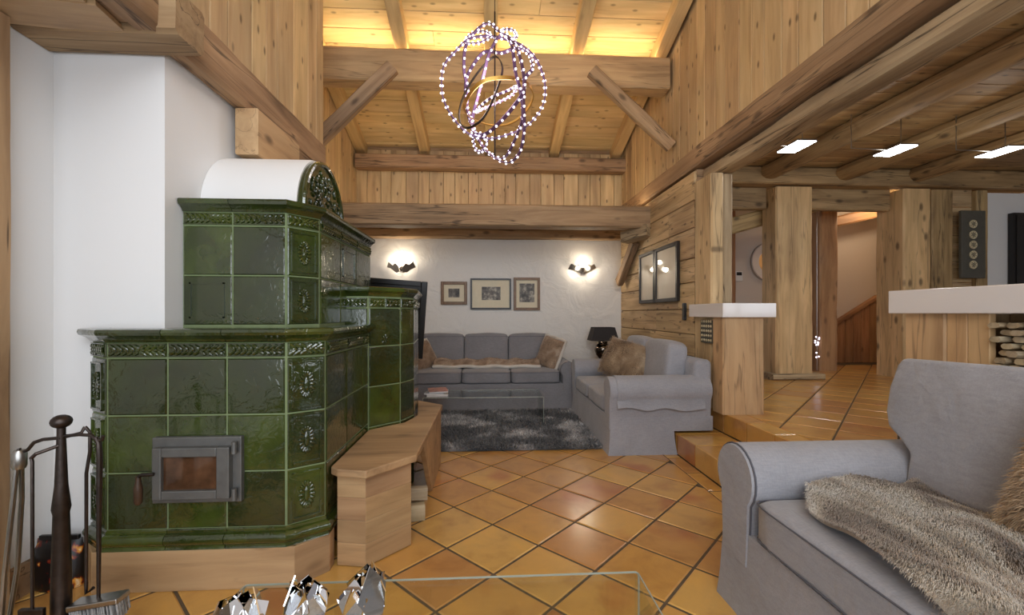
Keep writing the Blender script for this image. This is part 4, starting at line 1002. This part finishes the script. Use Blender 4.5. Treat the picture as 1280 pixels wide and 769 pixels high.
G().box(2.008, 2.03, 4.315, 4.385, 1.13, 1.31).put('plate', M_['darkplastic'], t, bevel=.012, seg=3)
for z in (1.165, 1.205, 1.245): G().box(2.003, 2.009, 4.335, 4.365, z, z+.025).put('button', M_['slate'], t)
def sconce(label, x, z, seed):
    t = thing('wall_sconce', label, 'wall lamp', (x, 6.48, z), 'metal sconces on the back wall'); rr = random.Random(seed)
    G().box(x-.03, x+.03, 6.478, 6.499, z-.04, z+.03).put('back_plate', M_['wrought'], t, bevel=.004)
    for s in (-1, 1):
        p = [(.015, -.07), (.10, -.06), (.16, -.01), (.22, .02), (.18, .09), (.12, .05), (.07, .085), (.03, .02)]
        poly = [(s*(a+rr.uniform(-.015, .015)), b+rr.uniform(-.015, .015)) for a, b in p]
        M = Matrix.Translation((x, 6.40, z)) @ RZ(s*.35) @ RXm(PI/2+.35)
        G().prism(poly if s > 0 else poly[::-1], -.004, .004).put('metal_leaf', M_['steel'], t, M=M)
        G().tube([(x, 6.48, z-.01), (x+s*.05, 6.42, z)], .006, 6).put('arm', M_['wrought'], t)
        G().ell((x+s*.075, 6.452, z+.035), .014, .014, .02, 8, 6).put('bulb', M_['plastic'], t, smooth=True)
sconce('torn metal leaf sconce on the back wall above the dark screen', -1.27, 1.87, 2); sconce('torn metal leaf sconce on the back wall above the table lamp', 1.43, 1.865, 9)
WARM = (1, .86, .66)
for x, zz, pw in ((-1.31, 1.95, 5.), (-1.22, 1.95, 4.), (1.33, 1.86, 3.2), (1.53, 1.86, 3.2), (1.43, 1.97, 3.2)): point('sconce_light', (x, 6.40, zz), pw, WARM, .03)
# side table and lamp
t = thing('side_table', 'dark wooden side table between sofa and loveseat', 'table', (1.62, 6.05, 0))
G().box(1.38, 1.90, 5.86, 6.30, .495, .52).put('tabletop', M_['dkwood'], t, bevel=.004)
for x in (1.40, 1.84):
    for y in (5.88, 6.24): G().box(x, x+.04, y, y+.04, 0, .495).put('leg', M_['dkwood'], t, bevel=.003)
t = thing('table_lamp', 'table lamp with charcoal shade on a round mottled metal base', 'lamp', (1.64, 6.1, .52))
G().lathe([(.06, .52), (.075, .53), (.06, .545), (.055, .56), (.095, .61), (.12, .68), (.105, .74), (.06, .775), (.07, .79), (.06, .80), (.02, .805)], (1.64, 6.1, 0), 28).put('base', M_['mercury'], t, smooth=True, angle=60)
G().tube([(1.64, 6.1, .80), (1.64, 6.1, .90)], .012, 8).put('stem', M_['wrought'], t)
def sq(hw, z): return [(1.64+a*hw, 6.1+b*hw*.75, z) for a, b in ((-1, -1), (1, -1), (1, 1), (-1, 1))]
G().rings([sq(.195, .815), sq(.145, 1.005), sq(.139, 1.005), sq(.189, .815)], closed=True).put('shade', M_['shade'], t)
G().tube([(1.50, 6.1, .99), (1.78, 6.1, .99)], .004, 6).put('shade_bar', M_['wrought'], t)
# dark screen on a low cabinet behind the stove
t = thing('media_cabinet', 'low dark cabinet behind the stove carrying the screen', 'cabinet', (-1.25, 4.3, 0))
G().box(-1.75, -.86, 4.08, 4.50, .04, .70).put('body', M_['dkwood'], t, bevel=.004)
for x in (-1.73, -1.30): G().box(x, x+.42, 4.065, 4.08, .08, .66).put('door', M_['dkwood'], t, bevel=.004)
t = thing('flat_screen', 'black framed flat screen leaning behind the green stove', 'screen', (-1.05, 4.28, .705))
TM = Matrix.Translation((-1.07, 4.25, 1.165)) @ RZ(.10) @ RXm(.14) @ RYm(math.radians(4))
G().box(-.45, .45, -.02, .02, -.37, .37).put('panel', M_['black'], t, M=TM, bevel=.004)
g = G()
for (a, b, c_, d_) in ((-.46, -.40, -.38, .38), (.40, .46, -.38, .38), (-.40, .40, .33, .38), (-.40, .40, -.38, -.33)): g.box(a, b, -.045, -.018, c_, d_)
g.put('bezel', M_['black'], t, M=TM, bevel=.006)
G().box(-1.2, -.95, 4.22, 4.36, .702, .79).put('stand', M_['black'], t, bevel=.004)

# ------------------------------------------------------------------ chandelier
CC = Vector((.055, 3.4, 2.95))
t = thing('ring_chandelier', 'hanging chandelier of tangled metal rings set with small white lights', 'chandelier', (.055, 3.4, 2.4))
G().tube([CC+Vector((0, 0, -.52)), CC+Vector((0, 0, .62))], .006, 8).put('rod', M_['wrought'], t)
G().tube([CC+Vector((0, 0, .62)), (CC.x, CC.y, zroof(3.4)+.002)], .003, 6).put('cable', M_['wrought'], t)
def loop(trace, depth, phase, beads=0, mat='ringmetal', width=.014, k=1):
    """closed bent strip; trace lists (x, z) in centimetres about the centre, depth bows it in and out"""
    n = len(trace); P = []
    for i in range(n):
        a = 2*PI*i/n; P.append(Vector((trace[i][0]/100, depth*math.sin(k*a+phase), trace[i][1]/100)))
    pts = []; m = 8
    for i in range(n):
        p0, p1, p2, p3 = P[i-1], P[i], P[(i+1) % n], P[(i+2) % n]
        for j in range(m):
            q = j/m; pts.append(CC+.5*((2*p1)+(p2-p0)*q+(2*p0-5*p1+4*p2-p3)*q*q+(3*p1-p0-3*p2+p3)*q**3))
    N = len(pts); rg = []
    for i in range(N):
        tt = (pts[(i+1) % N]-pts[i-1]).normalized(); r = (pts[i]-CC); r = (r-tt*r.dot(tt))
        r = r.normalized() if r.length > 1e-4 else Vector((0, 1, 0)); w = tt.cross(r)
        rg.append([pts[i]+r*.004+w*width, pts[i]+r*.004-w*width, pts[i]-r*.004-w*width, pts[i]-r*.004+w*width])
    o = G().rings(rg, closed=True).put('ring', M_[mat], t)
    if beads:
        L = [0]
        for i in range(N): L.append(L[-1]+(pts[(i+1) % N]-pts[i]).length)
        g = G()
        for b in range(beads):
            d = L[-1]*b/beads; i = max(q for q in range(N) if L[q] <= d); f = (d-L[i])/max(1e-6, L[i+1]-L[i]); p = pts[i].lerp(pts[(i+1) % N], f); r = (p-CC).normalized()
            for sg in (1, -1): g.ell(p+r*sg*.007, .0095, .0095, .0095, 6, 4)
        g.put('light_beads', M_['bead'], o)['kind'] = 'stuff'
loop([(0, 43), (15, 41), (30, 32), (39, 15), (40, -2), (35, -15), (24, -27), (10, -34), (-3, -38), (-19, -36), (-30, -27), (-39, -12), (-41, 2), (-39, 16), (-31, 27), (-21, 38), (-10, 42)], .05, .3, 46)
loop([(-13, 48), (-23, 40), (-25, 25), (-22, 11), (-23, -2), (-20, -15), (-13, -31), (-4, -45), (10, -55), (19, -50), (22, -36), (21, -20), (21, -2), (17, 16), (10, 29), (3, 36), (-4, 47)], .24, 0, 44)
loop([(-18, -16), (-12, -33), (-1, -45), (8, -49), (15, -40), (21, -25), (19, -9), (15, 4), (12, 25), (5, 36), (-4, 27), (-9, 14), (-14, 0)], .20, 1.2, 32)
loop([(6, 38), (17, 36), (26, 25), (28, 9), (22, -2), (20, -14), (13, -24), (3, -33), (-8, -38), (-17, -32), (-19, -18), (-23, -2), (-24, 20), (-18, 34), (-8, 43)], .26, 2.6, 40)
loop([(0, 36), (-13, 27), (-24, 7), (-28, -14), (-26, -31), (-19, -38), (-8, -30), (2, -4), (6, 20)], .22, .8, 0, 'wrought', .008)
loop([(-23, -18), (-8, -20), (10, -17), (24, -9), (31, 0), (25, 2), (12, 0), (-8, -4), (-20, -12)], .22, 0, 0, 'gold', .014)
loop([(-14, -14), (-8, -7), (3, -2), (14, 0), (17, 1), (10, -7), (-3, -13), (-12, -16)], .16, .4, 24, 'ringmetal', .008)
loop([(-17, -36), (-15, -45), (-10, -47), (-6, -41), (-10, -36)], .04, 0, 12, 'ringmetal', .01)
loop([(5, 47), (10, 51), (15, 49), (17, 41), (10, 40)], .04, 0, 11, 'ringmetal', .01)
loop([(-23, 38), (-17, 48), (-8, 48), (-3, 41), (-13, 34)], .05, 0, 14, 'ringmetal', .01)
point('chandelier_light', tuple(CC+Vector((0, 0, .0))), 30, (1, .93, .9), .25)

# ------------------------------------------------------------------ counters
ct = thing('bar_counter', 'white topped breakfast bar with timber base behind the near sofa', 'counter', (2.4, 1.4, ZK))
G().box(2.10, 2.75, -.2, 2.16, 1.20, 1.318).put('countertop', M_['counter'], ct, bevel=.004)
beam('base_post', (2.375, 2.0025, ZK), (2.375, 2.0025, 1.199), .195, .49, M_['post'], ct, up=(1, 0, 0), jit=.003, ch=.008, seed=91)
for k in range(2): beam('base_board', (2.155, 1.774+k*.0875, ZK), (2.155, 1.774+k*.0875, 1.199), .086, .03, M_['post'], ct, up=(1, 0, 0), jit=.001, ch=.003, seed=92+k)
G().box(2.45, 2.62, -.1, 1.90, ZK, 1.20).put('back_panel', M_['bench'], ct, bevel=.003)
G().box(2.14, 2.45, -.1, 1.725, .86, .90).put('shelf', M_['bench'], ct, bevel=.003)
rr = random.Random(8); k = 0
WHERE = ['at the bar end', 'near the middle', 'towards the window side']
for row in range(9):
    for i in range(4):
        y0 = 1.698-i*.056-(row % 2)*.02; z0 = .918+row*.029
        o = beam('kindling_stick', (2.115+rr.uniform(0, .06), y0, z0), (2.43, y0+rr.uniform(-.006, .006), z0), .042, .023, M_['log'], label='split kindling stick stacked on the shelf under the white bar', cat='kindling', group='kindling stack under the bar', seed=100+k, jit=.005, ch=.008); k += 1
c2 = thing('ledge_counter', 'small white ledge counter on a wooden slab at the opening post', 'counter', (2.15, 3.7, ZK))
G().prism([(1.965, 3.52), (2.43, 3.52), (2.43, 3.80), (2.012, 3.80), (2.012, 4.13), (1.965, 4.13)], 1.168, 1.288).put('countertop', M_['counter'], c2, bevel=.003)
beam('slab_leg', (2.1725, 3.65, ZK), (2.1725, 3.65, 1.167), .18, .365, M_['post'], c2, up=(1, 0, 0), jit=.004, ch=.014, seed=95)
t = thing('carved_panel', 'small dark carved panel on the post below the ledge counter', 'panel', (2.015, 3.9, .95))
G().box(2.005, 2.022, 3.76, 3.98, .93, 1.14).put('board', M_['slate'], t, bevel=.004)
g = G()
for a in range(5):
    for b in range(5): g.ell((2.004, 3.79+a*.04, .955+b*.043), .006, .015, .013, 6, 4)
g.put('carving', M_['cream'], t, smooth=True)

# ------------------------------------------------------------------ fire tools
tx, ty = -1.49, 1.6
t = thing('fire_tool_stand', 'wrought iron fireplace tool stand with knob and hooked arms', 'tool stand', (tx, ty, 0))
G().lathe([(.11, 0), (.11, .015), (.04, .03), (.032, .06)], (tx, ty, 0), 24).put('foot', M_['wrought'], t, smooth=True)
G().lathe([(.030, .05), (.027, .30), (.022, .50), (.026, .52), (.018, .60), (.012, .78), (.012, .80)], (tx, ty, 0), 14).put('stem', M_['wrought'], t, smooth=True)
G().ell((tx, ty, .822), .030, .030, .024, 14, 8).put('knob', M_['wrought'], t, smooth=True)
G().tube([(tx, ty, .765), (tx-.06, ty, .76), (tx-.09, ty, .75), (tx-.11, ty, .725), (tx-.135, ty, .715), (tx-.14, ty, .73)], .006, 8).put('arm', M_['wrought'], t, smooth=True)
G().tube([(tx, ty, .77), (tx+.06, ty, .775), (tx+.10, ty, .772), (tx+.118, ty, .755), (tx+.135, ty, .755), (tx+.14, ty, .77)], .006, 8).put('arm', M_['wrought'], t, smooth=True)
G().tube([(tx, ty-.01, .74), (tx-.035, ty-.05, .725), (tx-.05, ty-.05, .71)], .006, 8).put('arm', M_['wrought'], t, smooth=True)
G().tube([(tx, ty-.01, .765), (tx+.03, ty+.04, .77), (tx+.035, ty+.05, .79)], .006, 8).put('arm', M_['wrought'], t, smooth=True)
t = thing('hearth_brush', 'hearth brush with grey bristles hanging from the tool stand', 'brush', (tx+.125, ty, .12))
g = G().tube([(tx+.115, ty, .765), (tx+.125, ty, .745), (tx+.128, ty, .70), (tx+.126, ty, .55), (tx+.124, ty, .20)], [.006, .008, .009, .008, .0055], 8); g.put('handle', M_['wrought'], t, smooth=True)
M = Matrix.Translation((tx+.13, ty, .185)) @ RYm(-.14)
hb = G().box(-.09, .08, -.03, .03, -.004, .016).put('head', M_['steel'], t, M=M, bevel=.004)
g = G(); r2 = random.Random(4)
for k in range(260):
    x, y = r2.uniform(-.088, .078), r2.uniform(-.027, .027); g.box(x-.002, x+.002, y-.002, y+.002, -.06+r2.uniform(0, .015), -.003)
o = g.put('bristles', M_['ash'], hb, M=M); o['kind'] = 'stuff'
t = thing('fire_tongs', 'long steel fire tongs hanging at the outer arm of the stand', 'tongs', (tx-.16, ty, .1))
for s in (-1, 1): G().tube([(tx-.138, ty+s*.006, .70), (tx-.145, ty+s*.014, .55), (tx-.165, ty+s*.02, .30), (tx-.185, ty+s*.012, .12)], .0075, 8).put('leg', M_['steel'], t, smooth=True)
G().lathe([(.016, .66), (.02, .67), (.02, .715), (.014, .725)], (tx-.138, ty, 0), 14).put('pivot', M_['steel'], t, smooth=True)
t = thing('fire_poker', 'thin iron poker hanging behind the stand stem', 'poker', (tx+.04, ty+.05, .2))
G().tube([(tx+.035, ty+.05, .79), (tx+.05, ty+.052, .77), (tx+.05, ty+.052, .70), (tx+.035, ty+.055, .62), (tx+.03, ty+.06, .20)], .0055, 8).put('rod', M_['wrought'], t, smooth=True)
G().tube([(tx+.03, ty+.06, .22), (tx+.03, ty+.06, .18), (tx+.055, ty+.06, .2)], .006, 8).put('hook', M_['wrought'], t, smooth=True)
t = thing('fire_rake', 'thin iron rake hanging before the stand stem', 'rake', (tx-.045, ty-.05, .2))
G().tube([(tx-.05, ty-.05, .715), (tx-.044, ty-.052, .70), (tx-.044, ty-.052, .2)], .005, 8).put('rod', M_['wrought'], t, smooth=True)
G().box(tx-.085, tx-.005, ty-.06, ty-.045, .16, .205).put('blade', M_['wrought'], t, bevel=.003)
t = thing('fuel_bag', 'dark printed fuel bag standing on the floor beside the stove', 'bag', (-1.90, 2.0, 0))
g = G(); rg = []
for z, w, d in ((0.002, .10, .045), (.02, .11, .05), (.10, .105, .05), (.17, .095, .035), (.21, .09, .008)):
    rg.append([(-1.885+w*math.cos(a)*(1 if abs(math.cos(a)) > .7 else .9)+.006*math.sin(a*5+z*40), 2.01+d*math.sin(a)+.01*z/.2, z) for a in [2*PI*k/20 for k in range(20)]])
g.rings(rg).put('sack', M_['bag'], t, smooth=True, angle=60)
G().box(-1.965, -1.80, 2.008, 2.024, .205, .225).put('folded_top', M_['black'], t, bevel=.003)
t = thing('pale_cloth', 'pale cloth hanging over a peg by the old door post', 'cloth', (-1.86, 1.62, .02))
g = G(); rg = []
for k in range(14):
    y = 1.36+.30*k/13; o_ = .012*math.sin(k*1.9)
    rg.append([(-1.86+o_, y, .02), (-1.86+o_*.6, y, .4), (-1.885, y, .66-.12*(k/13)**2), (-1.895, y, .66-.12*(k/13)**2), (-1.87+o_*.6, y, .4), (-1.87+o_, y, .02)])
g.rings(rg).put('drape', M_['cloth'], t, smooth=True, angle=60)
